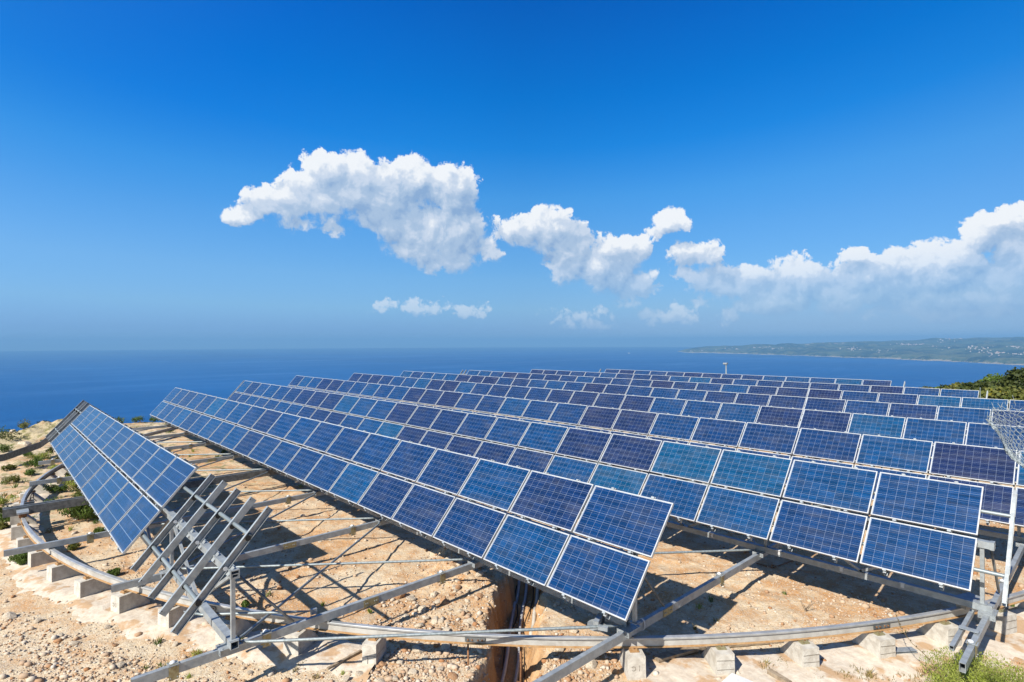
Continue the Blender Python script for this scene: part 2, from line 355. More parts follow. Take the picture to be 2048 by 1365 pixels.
LEAF_YEL = leafmat('yellow_flowering', (0.12, 0.15, 0.03), (0.20, 0.20, 0.05), (0.34, 0.30, 0.04))

def ground_mat():
    m, nt, b = mat('sandy_ground'); g = nt.nodes.new('ShaderNodeNewGeometry'); P = g.outputs['Position']
    n1 = NOISE(nt, P, 0.35, 5, 0.6); n2 = NOISE(nt, P, 2.2, 5, 0.65); n3 = NOISE(nt, P, 14, 4, 0.65)
    vor = N(nt, 'ShaderNodeTexVoronoi'); vor.inputs['Scale'].default_value = 26; L(nt, P, vor.inputs['Vector'])
    vor2 = N(nt, 'ShaderNodeTexVoronoi'); vor2.inputs['Scale'].default_value = 60; L(nt, P, vor2.inputs['Vector'])
    ochre = MIX(nt, SMOOTH(nt, n2, 0.35, 0.7), (0.60, 0.32, 0.13), (0.70, 0.46, 0.25))
    pale = MIX(nt, SMOOTH(nt, n3, 0.35, 0.65), (0.68, 0.52, 0.33), (0.82, 0.70, 0.51))
    mask = SMOOTH(nt, M_(nt, 'MULTIPLY_ADD', n2, 0.5, M_(nt, 'MULTIPLY', n1, 0.75)), 0.52, 0.74)
    dr = N(nt, 'ShaderNodeVectorMath', operation='DISTANCE'); L(nt, P, dr.inputs[0]); dr.inputs[1].default_value = (-21.5, 22.2, 0)
    outer = SMOOTH(nt, dr.outputs['Value'], 21.6, 23.2, 0.0, 0.55)
    n4 = NOISE(nt, P, 0.9, 4, 0.6, 1.0)
    mask = M_(nt, 'ADD', mask, M_(nt, 'MULTIPLY', outer, SMOOTH(nt, n4, 0.34, 0.58)), clamp=True)
    c = MIX(nt, mask, ochre, pale)
    c = MIX(nt, SMOOTH(nt, NOISE(nt, P, 5.5, 5, 0.7), 0.56, 0.72, 0, 0.5), c, (0.40, 0.22, 0.11))
    # small stones
    sc = N(nt, 'ShaderNodeSeparateColor'); L(nt, vor.outputs['Color'], sc.inputs[0])
    st = M_(nt, 'MULTIPLY', M_(nt, 'LESS_THAN', vor.outputs['Distance'], 0.42), M_(nt, 'GREATER_THAN', sc.outputs[0], 0.55))
    c = MIX(nt, M_(nt, 'MULTIPLY', st, 0.75), c, MIX(nt, sc.outputs[1], (0.50, 0.37, 0.25), (0.78, 0.71, 0.60)))
    sc2 = N(nt, 'ShaderNodeSeparateColor'); L(nt, vor2.outputs['Color'], sc2.inputs[0])
    c = MIX(nt, M_(nt, 'MULTIPLY', M_(nt, 'GREATER_THAN', sc2.outputs[0], 0.62), 0.4), c, MIX(nt, sc2.outputs[1], (0.36, 0.22, 0.13), (0.76, 0.68, 0.56)))
    # freshly dug subsoil on the trench sides
    gn = N(nt, 'ShaderNodeSeparateXYZ'); L(nt, g.outputs['True Normal'], gn.inputs[0]); gz = N(nt, 'ShaderNodeSeparateXYZ'); L(nt, P, gz.inputs[0])
    dug = M_(nt, 'MULTIPLY', SMOOTH(nt, gz.outputs[2], -0.10, -0.25), SMOOTH(nt, gz.outputs[2], -2.0, -1.6))
    c = MIX(nt, M_(nt, 'MULTIPLY', dug, 0.7), c, MIX(nt, n2, (0.40, 0.20, 0.08), (0.68, 0.40, 0.18)))
    # far slopes are overgrown
    sx = N(nt, 'ShaderNodeSeparateXYZ'); L(nt, P, sx.inputs[0])
    d = N(nt, 'ShaderNodeVectorMath', operation='DISTANCE'); L(nt, P, d.inputs[0]); d.inputs[1].default_value = (-21.5, 22.2, 0)
    gm = SMOOTH(nt, M_(nt, 'MULTIPLY_ADD', n2, 3.0, M_(nt, 'MULTIPLY_ADD', n1, 9.0, d.outputs['Value'])), 30, 37)
    gm = M_(nt, 'MULTIPLY', gm, M_(nt, 'MAXIMUM', SMOOTH(nt, sx.outputs[1], 22, 34), M_(nt, 'MULTIPLY', SMOOTH(nt, sx.outputs[0], -34, -40), 0.45)))
    # thin green patches at the far left of the ring
    lf = M_(nt, 'MULTIPLY', SMOOTH(nt, sx.outputs[0], -19, -27), SMOOTH(nt, n2, 0.50, 0.62, 0, 0.75))
    c = MIX(nt, lf, c, MIX(nt, n3, (0.15, 0.16, 0.05), (0.30, 0.26, 0.10)))
    c = MIX(nt, gm, c, MIX(nt, SMOOTH(nt, n3, .4, .6), (0.09, 0.11, 0.03), (0.26, 0.23, 0.06)))
    setv(nt, b.inputs['Base Color'], dim(nt, c)); b.inputs['Roughness'].default_value = 0.95; b.inputs['Specular IOR Level'].default_value = 0.1
    hgt = M_(nt, 'MULTIPLY_ADD', M_(nt, 'SUBTRACT', 0.42, vor.outputs['Distance']), st, M_(nt, 'MULTIPLY', n3, 0.9))
    hgt = M_(nt, 'MULTIPLY_ADD', vor2.outputs['Distance'], -0.3, hgt)
    bump(nt, b, hgt, 0.7, 0.03); return m
GROUND = ground_mat()

def ring_mat():
    m, nt, b = mat('ring_concrete'); g = nt.nodes.new('ShaderNodeNewGeometry'); P = g.outputs['Position']
    n1 = NOISE(nt, P, 0.9, 5, 0.65); n2 = NOISE(nt, P, 9, 5, 0.65)
    c = MIX(nt, SMOOTH(nt, n2, 0.3, 0.7), (0.66, 0.55, 0.43), (0.80, 0.71, 0.58))
    c = MIX(nt, SMOOTH(nt, NOISE(nt, P, 1.7, 4, 0.6), 0.50, 0.60, 0, 0.8), c, (0.56, 0.34, 0.17))
    setv(nt, b.inputs['Base Color'], dim(nt, c)); b.inputs['Roughness'].default_value = 0.9; b.inputs['Specular IOR Level'].default_value = 0.15
    bump(nt, b, M_(nt, 'MULTIPLY_ADD', n1, 0.6, n2), 0.5, 0.03); return m
RINGM = ring_mat()

def sea_mat():
    m, nt, b = mat('sea_water'); g = nt.nodes.new('ShaderNodeNewGeometry'); P = g.outputs['Position']
    big = NOISE(nt, VMUL(nt, P, (0.00010, 0.00028, 1)), 1.0, 6, 0.62, 1.2)
    lane = NOISE(nt, VMUL(nt, P, (0.0011, 0.00035, 1), (5, 2, 0)), 1.0, 6, 0.7, 0.8)
    chop = NOISE(nt, VMUL(nt, P, (0.006, 0.016, 1), (1, 4, 0)), 1.0, 5, 0.7)
    c = MIX(nt, SMOOTH(nt, big, 0.35, 0.68), (0.0004, 0.088, 0.300), (0.0010, 0.115, 0.370))
    c = MIX(nt, SMOOTH(nt, lane, 0.56, 0.74, 0, 0.45), c, (0.004, 0.155, 0.42))
    c = MIX(nt, SMOOTH(nt, chop, 0.3, 0.7, 0.0, 0.35), c, (0.0003, 0.060, 0.22))
    setv(nt, b.inputs['Base Color'], dim(nt, c)); b.inputs['IOR'].default_value = 1.33
    b.inputs['Roughness'].default_value = 0.9; b.inputs['Specular IOR Level'].default_value = 0.0
    gl = nt.nodes.new('ShaderNodeBsdfGlossy'); gl.inputs['Roughness'].default_value = 0.35; gl.inputs['Color'].default_value = (0.7, 0.85, 1.0, 1)
    ms = nt.nodes.new('ShaderNodeMixShader'); L(nt, SMOOTH(nt, lane, 0.45, 0.75, 0.05, 0.15), ms.inputs[0]); L(nt, b.outputs[0], ms.inputs[1]); L(nt, gl.outputs[0], ms.inputs[2]); L(nt, ms.outputs[0], nt.nodes['Material Output'].inputs[0])
    h = NOISE(nt, VMUL(nt, P, (0.02, 0.05, 1), (3, 8, 0)), 1.0, 8, 0.7)
    bump(nt, b, h, 0.9, 8.0); return m
SEA = sea_mat()

def cell_mat(name, nx, ny, bus, faint=1.0):
    """polycrystalline cells behind glass, printed grid in object coordinates (0..1.65, 0..0.99)"""
    m, nt, b = mat(name); tc = nt.nodes.new('ShaderNodeTexCoord').outputs['Object']
    sp = N(nt, 'ShaderNodeSeparateXYZ'); L(nt, tc, sp.inputs[0])
    oin = nt.nodes.new('ShaderNodeObjectInfo'); oi = oin.outputs['Random']
    osc = N(nt, 'ShaderNodeSeparateColor'); L(nt, oin.outputs['Color'], osc.inputs[0])
    u = M_(nt, 'MULTIPLY', M_(nt, 'ADD', sp.outputs[0], -0.03), nx/1.575)
    v = M_(nt, 'MULTIPLY', M_(nt, 'ADD', sp.outputs[1], -0.022), ny/0.923)
    def line(t, w): return M_(nt, 'LESS_THAN', M_(nt, 'SUBTRACT', 0.5, M_(nt, 'ABSOLUTE', M_(nt, 'SUBTRACT', M_(nt, 'FRACT', t), 0.5))), w)
    gx = line(u, 0.014 if nx < 12 else 0.03); gy = line(v, 0.013 if ny > 4 else 0.018)
    bb = line(M_(nt, 'MULTIPLY_ADD', v, float(bus), 0.5), 0.020*bus/2)
    # per cell tone
    cx = M_(nt, 'FLOOR', u); cy = M_(nt, 'FLOOR', v)
    cv = N(nt, 'ShaderNodeCombineXYZ'); L(nt, cx, cv.inputs[0]); L(nt, cy, cv.inputs[1]); L(nt, M_(nt, 'MULTIPLY', oi, 97.0), cv.inputs[2])
    wn = N(nt, 'ShaderNodeTexWhiteNoise'); L(nt, cv.outputs[0], wn.inputs['Vector'])
    vor = N(nt, 'ShaderNodeTexVoronoi'); vor.inputs['Scale'].default_value = 70
    vo = N(nt, 'ShaderNodeCombineXYZ'); L(nt, sp.outputs[0], vo.inputs[0]); L(nt, sp.outputs[1], vo.inputs[1]); L(nt, M_(nt, 'MULTIPLY', oi, 31.0), vo.inputs[2])
    L(nt, vo.outputs[0], vor.inputs['Vector'])
    vsc = N(nt, 'ShaderNodeSeparateColor'); L(nt, vor.outputs['Color'], vsc.inputs[0])
    streak = NOISE(nt, VMUL(nt, vo.outputs[0], (1.5, 28, 1)), 1.0, 3, 0.6)
    tone = RAMP(nt, osc.outputs[0], [(0.0, (0.0064, 0.019, 0.080)), (0.25, (0.0034, 0.025, 0.100)), (0.5, (0.0012, 0.036, 0.132)), (0.8, (0.0006, 0.049, 0.155)), (1.0, (0.0004, 0.066, 0.162))])
    k = M_(nt, 'MULTIPLY_ADD', wn.outputs['Value'], 0.34, 0.80)
    k = M_(nt, 'MULTIPLY', k, M_(nt, 'MULTIPLY_ADD', vsc.outputs[0], 0.40, 0.80))
    k = M_(nt, 'MULTIPLY', k, M_(nt, 'MULTIPLY_ADD', streak, 1.3, 0.36))
    kc = N(nt, 'ShaderNodeCombineColor'); [L(nt, k, kc.inputs[i]) for i in range(3)]
    c = MIX(nt, 1.0, tone, kc.outputs[0], 'MULTIPLY')
    c = MIX(nt, M_(nt, 'MULTIPLY', bb, 0.38*faint), c, (0.30, 0.36, 0.48))
    c = MIX(nt, M_(nt, 'MULTIPLY', gx, 0.48 if nx < 12 else 0.22), c, (0.38, 0.46, 0.60))
    c = MIX(nt, M_(nt, 'MULTIPLY', gy, 0.6), c, (0.40, 0.48, 0.60))
    # white margin of the backsheet
    mg = M_(nt, 'MAXIMUM', M_(nt, 'GREATER_THAN', M_(nt, 'ABSOLUTE', M_(nt, 'ADD', sp.outputs[0], -0.8175)), 0.7905), M_(nt, 'GREATER_THAN', M_(nt, 'ABSOLUTE', M_(nt, 'ADD', sp.outputs[1], -0.4835)), 0.4635))
    c = MIX(nt, mg, c, (0.36, 0.42, 0.52))
    film = NOISE(nt, VMUL(nt, vo.outputs[0], (1.2, 3.5, 1)), 1.0, 6, 0.65)
    edge = SMOOTH(nt, sp.outputs[1], 0.10, 0.0, 0.0, 0.10)
    c = MIX(nt, M_(nt, 'ADD', SMOOTH(nt, film, 0.42, 0.78, 0.0, 0.11), edge), c, (0.33, 0.30, 0.26))
    setv(nt, b.inputs['Base Color'], dim(nt, c))
    dust = NOISE(nt, tc, 5, 4, 0.6)
    setv(nt, b.inputs['Roughness'], 0.45); b.inputs['Specular IOR Level'].default_value = 0.08
    b.inputs['Coat Weight'].default_value = 0.75; setv(nt, b.inputs['Coat Roughness'], SMOOTH(nt, dust, 0.3, 0.7, 0.05, 0.14))
    b.inputs['Coat IOR'].default_value = 1.45
    return m
CELL = cell_mat('polycrystalline_cells', 10, 6, 2)
CELL4 = cell_mat('wide_banded_cells', 20, 4, 1, 0.0)

# ------------------------------------------------------------------ sea
SEA_Z = EYE-420.0
def disc(name, r, z, mtl, rings=40, seg=180):
    V = [(0, 0, z)]; F = []
    for i in range(1, rings+1):
        rr = r*(i/rings)**3 if i > 1 else r*(1/rings)**3
        for k in range(seg): a = 2*math.pi*k/seg; V.append((rr*math.cos(a), rr*math.sin(a), z))
    m = MB(); m.v = V
    for k in range(seg): m.f.append((0, 1+k, 1+(k+1) % seg)); m.m.append(0)
    for i in range(rings-1):
        for k in range(seg):
            a = 1+i*seg+k; b2 = 1+i*seg+(k+1) % seg; m.f.append((a, a+seg, b2+seg, b2)); m.m.append(0)
    return m.build(name, mtl)
tag(disc('sea', 40000, SEA_Z, SEA), kind='structure')

# ------------------------------------------------------------------ far coast
def coast():
    m, nt, b = mat('coast_land'); g = nt.nodes.new('ShaderNodeNewGeometry'); P = g.outputs['Position']
    sx = N(nt, 'ShaderNodeSeparateXYZ'); L(nt, P, sx.inputs[0])
    n1 = NOISE(nt, P, 0.0012, 6, 0.6); n2 = NOISE(nt, P, 0.006, 4, 0.65)
    vor = N(nt, 'ShaderNodeTexVoronoi'); vor.inputs['Scale'].default_value = 0.006; L(nt, P, vor.inputs['Vector'])
    sc = N(nt, 'ShaderNodeSeparateColor'); L(nt, vor.outputs['Color'], sc.inputs[0])
    c = MIX(nt, SMOOTH(nt, n1, 0.42, 0.58), (0.016, 0.040, 0.040), (0.075, 0.11, 0.065))
    c = MIX(nt, M_(nt, 'MULTIPLY', M_(nt, 'GREATER_THAN', sc.outputs[0], 0.7), 0.6), c, (0.17, 0.17, 0.09))
    c = MIX(nt, SMOOTH(nt, n2, 0.60, 0.72, 0, 0.5), c, (0.30, 0.25, 0.17))
    hh = M_(nt, 'MULTIPLY_ADD', n2, -90.0, M_(nt, 'MULTIPLY_ADD', n1, -90.0, sx.outputs[2]))
    cl = SMOOTH(nt, hh, SEA_Z-62, SEA_Z-82)
    c = MIX(nt, cl, c, (0.34, 0.29, 0.22))
    setv(nt, b.inputs['Base Color'], dim(nt, c)); b.inputs['Roughness'].default_value = 1.0; b.inputs['Specular IOR Level'].default_value = 0.05
    xs_ = [1352, 1372, 1420, 1500, 1570, 1640, 1700, 1780, 1850, 1930, 1990, 2048, 2200, 2500]
    shore = [703.5, 706, 707, 709, 711, 713.5, 716, 718, 722, 725, 729, 731, 737, 745]
    ridge = [703, 698, 692.5, 690, 688, 686.5, 684.5, 682, 680.0, 677.5, 676.0, 676.5, 678, 680]
    depthf = [1.01, 1.05, 1.15, 1.2, 1.25, 1.35, 1.5, 1.65, 1.8, 1.95, 2.05, 2.15, 2.2, 2.2]
    nu, nv = 420, 70
    U = np.linspace(xs_[0], xs_[-1], nu); sy = np.interp(U, xs_, shore); ry = np.interp(U, xs_, ridge); df = np.interp(U, xs_, depthf)
    sy = sy+0.9*fbm(U/18, U*0, 4, 3)
    ry = ry+2.6*fbm(U/42, U*0+5, 6, 9)
    V = np.zeros((nv, nu, 3)); cf, cr, cu = np.array(CF), np.array(CR), np.array(CU)
    for j, t in enumerate(np.linspace(0, 1.45, nv)):
        ds = cf[None]*FPX+cr[None]*(U-1024)[:, None]+cu[None]*(682.5-sy)[:, None]
        k0 = 420/np.maximum(-ds[:, 2], 1); S0 = ds*k0[:, None]
        S1 = S0*(1+(df-1)*t)[:, None]
        dr = cf[None]*FPX+cr[None]*(U-1024)[:, None]+cu[None]*(682.5-ry)[:, None]
        kr = np.linalg.norm(S0[:, :2], axis=1)*df/np.linalg.norm(dr[:, :2], axis=1); zr = dr[:, 2]*kr+420   # ridge height over sea
        tt = min(t, 1.0); prof = 0.10*min(t/0.03, 1)+0.90*(tt**0.8)
        if t > 1: prof *= max(0.0, 1-((t-1)/0.45)**1.3)
        n = fbm(S1[:, 0]/1100, S1[:, 1]/1100, 5, 21)
        z = zr*prof*(1+0.62*n*min(1, 4*tt*(1-tt)+0.05)*(1 if t < 1 else 0))
        if t == 0: z = z*0-8
        V[j, :, 0] = S1[:, 0]; V[j, :, 1] = S1[:, 1]; V[j, :, 2] = z+SEA_Z
    idx = np.arange(nu*nv).reshape(nv, nu)
    F = np.stack([idx[:-1, :-1], idx[:-1, 1:], idx[1:, 1:], idx[1:, :-1]], -1).reshape(-1, 4)
    tag(obj('far_coast', np_mesh('far_coast', V.reshape(-1, 3), F, m, True)), kind='structure')
    # houses on the coast
    WALL = simple('house_wall', (0.55, 0.48, 0.42), (0.66, 0.62, 0.56), 0.05, 0.9)
    TILE = simple('house_roof', (0.42, 0.20, 0.12), (0.52, 0.30, 0.20), 0.05, 0.9)
    protos = []
    for w, d, h, rh in ((1.0, 0.6, 0.42, 0.18), (1.5, 0.6, 0.36, 0.16), (0.8, 0.7, 0.62, 0.14)):
        a = MB(); a.box((0, 0, h/2-.3), (w, d, h+.6)); mw = a.mesh('wall', WALL)
        a = MB(); a.add([(-w/2-.05, -d/2-.05, h), (w/2+.05, -d/2-.05, h), (w/2+.05, d/2+.05, h), (-w/2-.05, d/2+.05, h), (-w/4, 0, h+rh), (w/4, 0, h+rh)],
              [(0, 1, 5, 4), (1, 2, 5), (2, 3, 4, 5), (3, 0, 4), (3, 2, 1, 0)]); protos.append((mw, a.mesh('roof', TILE)))
    q = random.Random(5); clusters = [(1395, .3, 8), (1450, .5, 9), (1520, .6, 12), (1560, .35, 10), (1620, .75, 14), (1690, .8, 20), (1740, .8, 12), (1815, .55, 34), (1830, .62, 18), (1760, .2, 10), (1900, .75, 14), (1950, .25, 26), (1985, .15, 22), (1700, .25, 14), (2030, .3, 16), (1880, .35, 10), (2040, .12, 12)]
    k = 0
    for (cx, ct, n) in clusters:
        for _ in range(int(n*1.1)):
            ux = q.gauss(cx, 14); tv = min(.95, max(.06, q.gauss(ct, .035)))
            i = int(np.clip(round((ux-xs_[0])/(xs_[-1]-xs_[0])*(nu-1)), 1, nu-2)); j = int(np.clip(round(tv/1.45*(nv-1)), 1, nv-2))
            p = V[j, i]+(V[j, i+1]-V[j, i])*q.random()+(V[j+1, i]-V[j, i])*q.random()
            dist = math.hypot(p[0], p[1]); s = q.choice((.8, 1.0, 1.2, 1.5, 1.9, 2.4))*dist/FPX
            mw, mr = protos[q.randrange(3)]
            o = bpy.data.objects.new('coast_house', None); COL.objects.link(o); o.location = p+np.array([0, 0, s*.1]); o.scale = (s, s, s); o.rotation_euler.z = q.uniform(0, 3)
            tag(o, ('tiny pale house low by the shore across the bay' if tv < .3 else 'tiny pale house high on the hazy hillside across the bay'), 'house', ('houses low by the far shore' if tv < .3 else 'houses high on the far hillside')); obj('wall', mw, o); obj('roof', mr, o); k += 1
coast()

# small boat far out
b_ = thing('motor_boat', 'tiny white boat far out on the blue sea', 'boat', (0, 0, 0))
d_ = px_dir(1258, 707.5); kk = 420/(-d_.z); b_.location = (d_.x*kk, d_.y*kk, SEA_Z+1)
s_ = 26
mb = MB(); mb.add([(-1.6*s_, -.4*s_, .5*s_), (1.2*s_, -.4*s_, .5*s_), (2*s_, 0, .6*s_), (1.2*s_, .4*s_, .5*s_), (-1.6*s_, .4*s_, .5*s_), (-1.5*s_, -.2*s_, -3), (1.3*s_, 0, -3), (-1.5*s_, .2*s_, -3)],
       [(0, 1, 2, 3, 4), (0, 5, 6, 1), (1, 6, 2), (2, 6, 3), (3, 6, 7, 4), (4, 7, 5, 0)]); mb.build('hull', CAPW, b_)
mb = MB(); mb.box((0, 0, .8*s_), (1.2*s_, .5*s_, .5*s_)); mb.build('cabin', CAPW, b_)

# ------------------------------------------------------------------ terrain
CX, CY, RR = -21.5, 22.2, 21.43
TR0, TR1 = np.array([-11.9, 11.7]), np.array([-4.9, 4.0])     # trench centre line
TD = (TR1-TR0)/np.linalg.norm(TR1-TR0)
def trench_coord(x, y):
    s = (x-TR0[0])*TD[0]+(y-TR0[1])*TD[1]; w = (x-TR0[0])*(-TD[1])+(y-TR0[1])*TD[0]; return s, w    # w>0: right/back side
def ground_h(x, y):
    x = np.asarray(x, float); y = np.asarray(y, float); r = np.hypot(x-CX, y-CY)
    near = np.clip((np.abs(r-RR-.1)-0.55)/1.0, 0, 1)
    h = 0.10*fbm(x/2.3, y/2.3, 5, 1)*near+np.where(r > RR, 0.055, 0.032)*fbm(x/.38, y/.38, 4, 8)*np.clip(near*(1+0.8*fbm(x/3, y/3, 2, 99))+.12, 0, 1.6)+0.010*fbm(x/.11, y/.11, 2, 4)-0.012
    out = np.clip((r-23.5)/4, 0, 1); h = h+out*0.28*(fbm(x/3.5, y/3.5, 4, 12)+0.1)
    # mound at the left rim
    h = h+0.85*np.exp(-(((x+42.3)/2.0)**2+((y-3.4)/2.4)**2))*(1+0.5*fbm(x/.8, y/.8, 4, 33))
    # cliffs: west side close to the ring, north side further out
    wob = 1.2*fbm(x/4, y/4, 3, 40)
    d = np.maximum(-(x)-45.5+wob+0.0*y, (y-52-np.clip((x+24)*6, -6, 70))+wob*1.5)
    d = np.maximum(d, 0); h = h-0.62*d-0.02*np.minimum(d, 3)**2
    h = h-np.clip((y-50)/60, 0, 1)*2.5
    # spoil heap and trench
    s, w = trench_coord(x, y)
    w = w+0.20*fbm(s/0.6, s*0+3, 4, 50)+0.10*fbm(x/.22, y/.22, 3, 51)
    heap = np.exp(-((w+1.5)/0.75)**2)*np.clip((s+.5)/1.5, 0, 1)*(1-np.clip((s-3.3)/1.2, 0, 1)*(1-np.clip((s-5.6)/1.0, 0, 1)))
    h = h+heap*0.16*(1+1.4*fbm(x/.32, y/.32, 3, 61))*near
    dig = np.clip((np.where(w > 0, 0.62, 0.46)-np.abs(w))/np.where(w > 0, 0.42, 0.10), 0, 1)*np.clip((s+1)/1.0, 0, 1)
    h = h-dig*(0.88+0.12*fbm(x/.4, y/.4, 3, 70))
    return h
def terrain():
    def lin(a, b, st): return np.arange(a, b, st)
    def geo(a, b, st, k=1.25):
        o = []; v = a; s = st; sg = 1 if b > a else -1
        while (b-v)*sg > 0: s *= k; v += sg*s; o.append(v)
        return np.array(o)
    X = np.concatenate([geo(-50, -900, .5)[::-1], lin(-50, -25, .14), lin(-25, -13, .06), lin(-13, -1, .042), lin(-1, 6, .15), geo(6, 700, .3)])
    Y = np.concatenate([geo(-6, -500, .6)[::-1], lin(-6, -1, .25), lin(-1, 1, .09), lin(1, 14, .045), lin(14, 24, .2), lin(24, 50, .35), geo(50, 900, .5)])
    XX, YY = np.meshgrid(X, Y); H = np.maximum(ground_h(XX, YY), SEA_Z-5)
    V = np.stack([XX, YY, H], -1).reshape(-1, 3); idx = np.arange(XX.size).reshape(XX.shape)
    F = np.stack([idx[:-1, :-1], idx[:-1, 1:], idx[1:, 1:], idx[1:, :-1]], -1).reshape(-1, 4)
    tag(obj('ground', np_mesh('ground', V, F, GROUND, True)), kind='structure')
terrain()
def concrete_ring():
    n = 2200; V = []; F = []; A = np.radians(np.linspace(-200, 20, n))
    ro = RR+1.25+0.6*np.exp(-((np.degrees(A)+30)/18)**2)+0*A; ri = RR-0.75+0*A
    rows = 26
    for j in range(rows):
        t = j/(rows-1); r = ri+(ro-ri)*t; x = CX+r*np.cos(A); y = CY+r*np.sin(A)
        z = 0.030+0.045*fbm(x/.7, y/.7, 6, 90)+0.012*fbm(x/.12, y/.12, 3, 95)-0.10*np.clip((r-RR-0.35-0.22*np.exp(-((np.degrees(A)+30)/18)**2))/.6, 0, 1)-0.10*np.clip((RR-.25-r)/.4, 0, 1)
        V.append(np.stack([x, y, z], -1))
    V = np.array(V).reshape(-1, 3); idx = np.arange(rows*n).reshape(rows, n)
    F = np.stack([idx[:-1, :-1], idx[:-1, 1:], idx[1:, 1:], idx[1:, :-1]], -1).reshape(-1, 4)
    # leave out the trench
    c = V[F].mean(1); s, w = trench_coord(c[:, 0], c[:, 1]); keep = ~((s > -1) & (np.abs(w+0.0) < 2.2))
    tag(obj('concrete_ring', np_mesh('concrete_ring', V, F[keep], RINGM, True)), kind='structure')
concrete_ring()

# ------------------------------------------------------------------ circular rail
rail = thing('circular_rail', 'long curved steel rail of the tracker running round on concrete blocks', 'rail', (CX, CY, 0))
def arc_sweep(name, prof, mtl):
    A = np.radians(np.linspace(-215, 40, 300)); m = MB(); n = len(prof)
    for a in A:
        for (dr, z) in prof: m.v.append(((RR+dr)*math.cos(a), (RR+dr)*math.sin(a), z))
    for i in range(len(A)-1):
        for k in range(n): m.f.append((i*n+k, (i+1)*n+k, (i+1)*n+(k+1) % n, i*n+(k+1) % n)); m.m.append(0)
    m.f += [tuple(range(n))[::-1], tuple((len(A)-1)*n+k for k in range(n))]; m.m += [0, 0]
    return m.build(name, mtl, rail)
arc_sweep('rail_head', [(-.042, .515), (.042, .515), (.042, .540), (.034, .547), (-.034, .547), (-.042, .540)], RAILHEAD)
arc_sweep('rail_web', [(-.012, .400), (.012, .400), (.014, .514), (-.014, .514)], RAILWEB)
arc_sweep('rail_foot', [(-.044, .382), (.044, .382), (.044, .391), (.012, .398), (-.012, .398), (-.044, .391)], RAILFOOT)

for deg in (-158, -141, -124, -105, -88, -63, -49, -30, -14):
    a = math.radians(deg); m = MB(); rot = Matrix.Rotation(a, 3, 'Z')
    for dr in (-.026, .026): m.box(((RR+dr)*math.cos(a), (RR+dr)*math.sin(a), .46), (.016, .34, .075), rot)
    m.build('fish_plate', STEEL_DK, rail)
    m = MB()
    for t_ in (-.12, -.05, .05, .12): m.tube([Vector(((RR+.034)*math.cos(a), (RR+.034)*math.sin(a), .46))+rot @ Vector((0, t_, 0)), Vector(((RR+.054)*math.cos(a), (RR+.054)*math.sin(a), .46))+rot @ Vector((0, t_, 0))], .013, 6)
    m.build('joint_bolts', RUST, rail)['kind'] = 'stuff'
# concrete blocks under the rail: two shapes, each block its own thing
def block_mesh(q):
    m = MB(); w = 0.155+q.uniform(-.006, .006); h = 0.355
    pr = [(0.26, 0.0), (0.255, h), (-0.05, h), (-0.34, 0.06), (-0.34, 0.0)]     # radial profile, outside face first
    z0 = -0.06; pr = [(pr[0][0], z0)]+pr[1:4]+[(-0.34, z0)]; c = 0.018
    vs = [(x, y, z) for y in (-w, w) for x, z in pr]
    # bevel the block a little by narrowing the top edge
    vs = [(x, y*(0.96 if z > .3 else 1.0), z) for x, y, z in vs]
    m.add(vs, [(0, 1, 2, 3, 4), (9, 8, 7, 6, 5), (0, 5, 6, 1), (1, 6, 7, 2), (2, 7, 8, 3), (3, 8, 9, 4), (4, 9, 5, 0)]); return m
def block_angle(i): return math.radians(-42.0+3.905*i)
def bl_lab(i):
    return None
BLOCKS = {}
names = {0: 'concrete block with a scratched mark right of where the long beam crosses the rail', 1: 'tapered concrete block second from the scratched one along the rail', 2: 'tapered concrete block with a dark stone at its side, third from the scratched one',
         3: 'tapered concrete block behind the loose steel plate on the ground', 4: 'tapered concrete block below the wheel box of the tracker', 5: 'concrete block beyond the foot of the vertical end channel at right',
         -3: 'stacked cinder block pair standing alone left of the trench', -4: 'concrete block under the long front beam where it meets the rail', -5: 'concrete block shadowed by the truss brace at the left row end',
         -6: 'concrete block behind the lower ends of the bare channels', -7: 'concrete block with scratched writing left of the bare channels', -8: 'pale concrete block second left of the bare channels', -9: 'concrete block beside the pale slab patch third left of the bare channels',
         -10: 'concrete block under the short beam end at far left', -11: 'concrete block next to the small bush at the left edge', -12: 'tall concrete block just in front of the rusty drive unit',
         -13: 'concrete block directly under the rusty drive unit', -14: 'shaded concrete block behind the large I-beam at left', -15: 'grey concrete block under the bend of the rail at far left', -16: 'farthest concrete block seen left of the panels'}
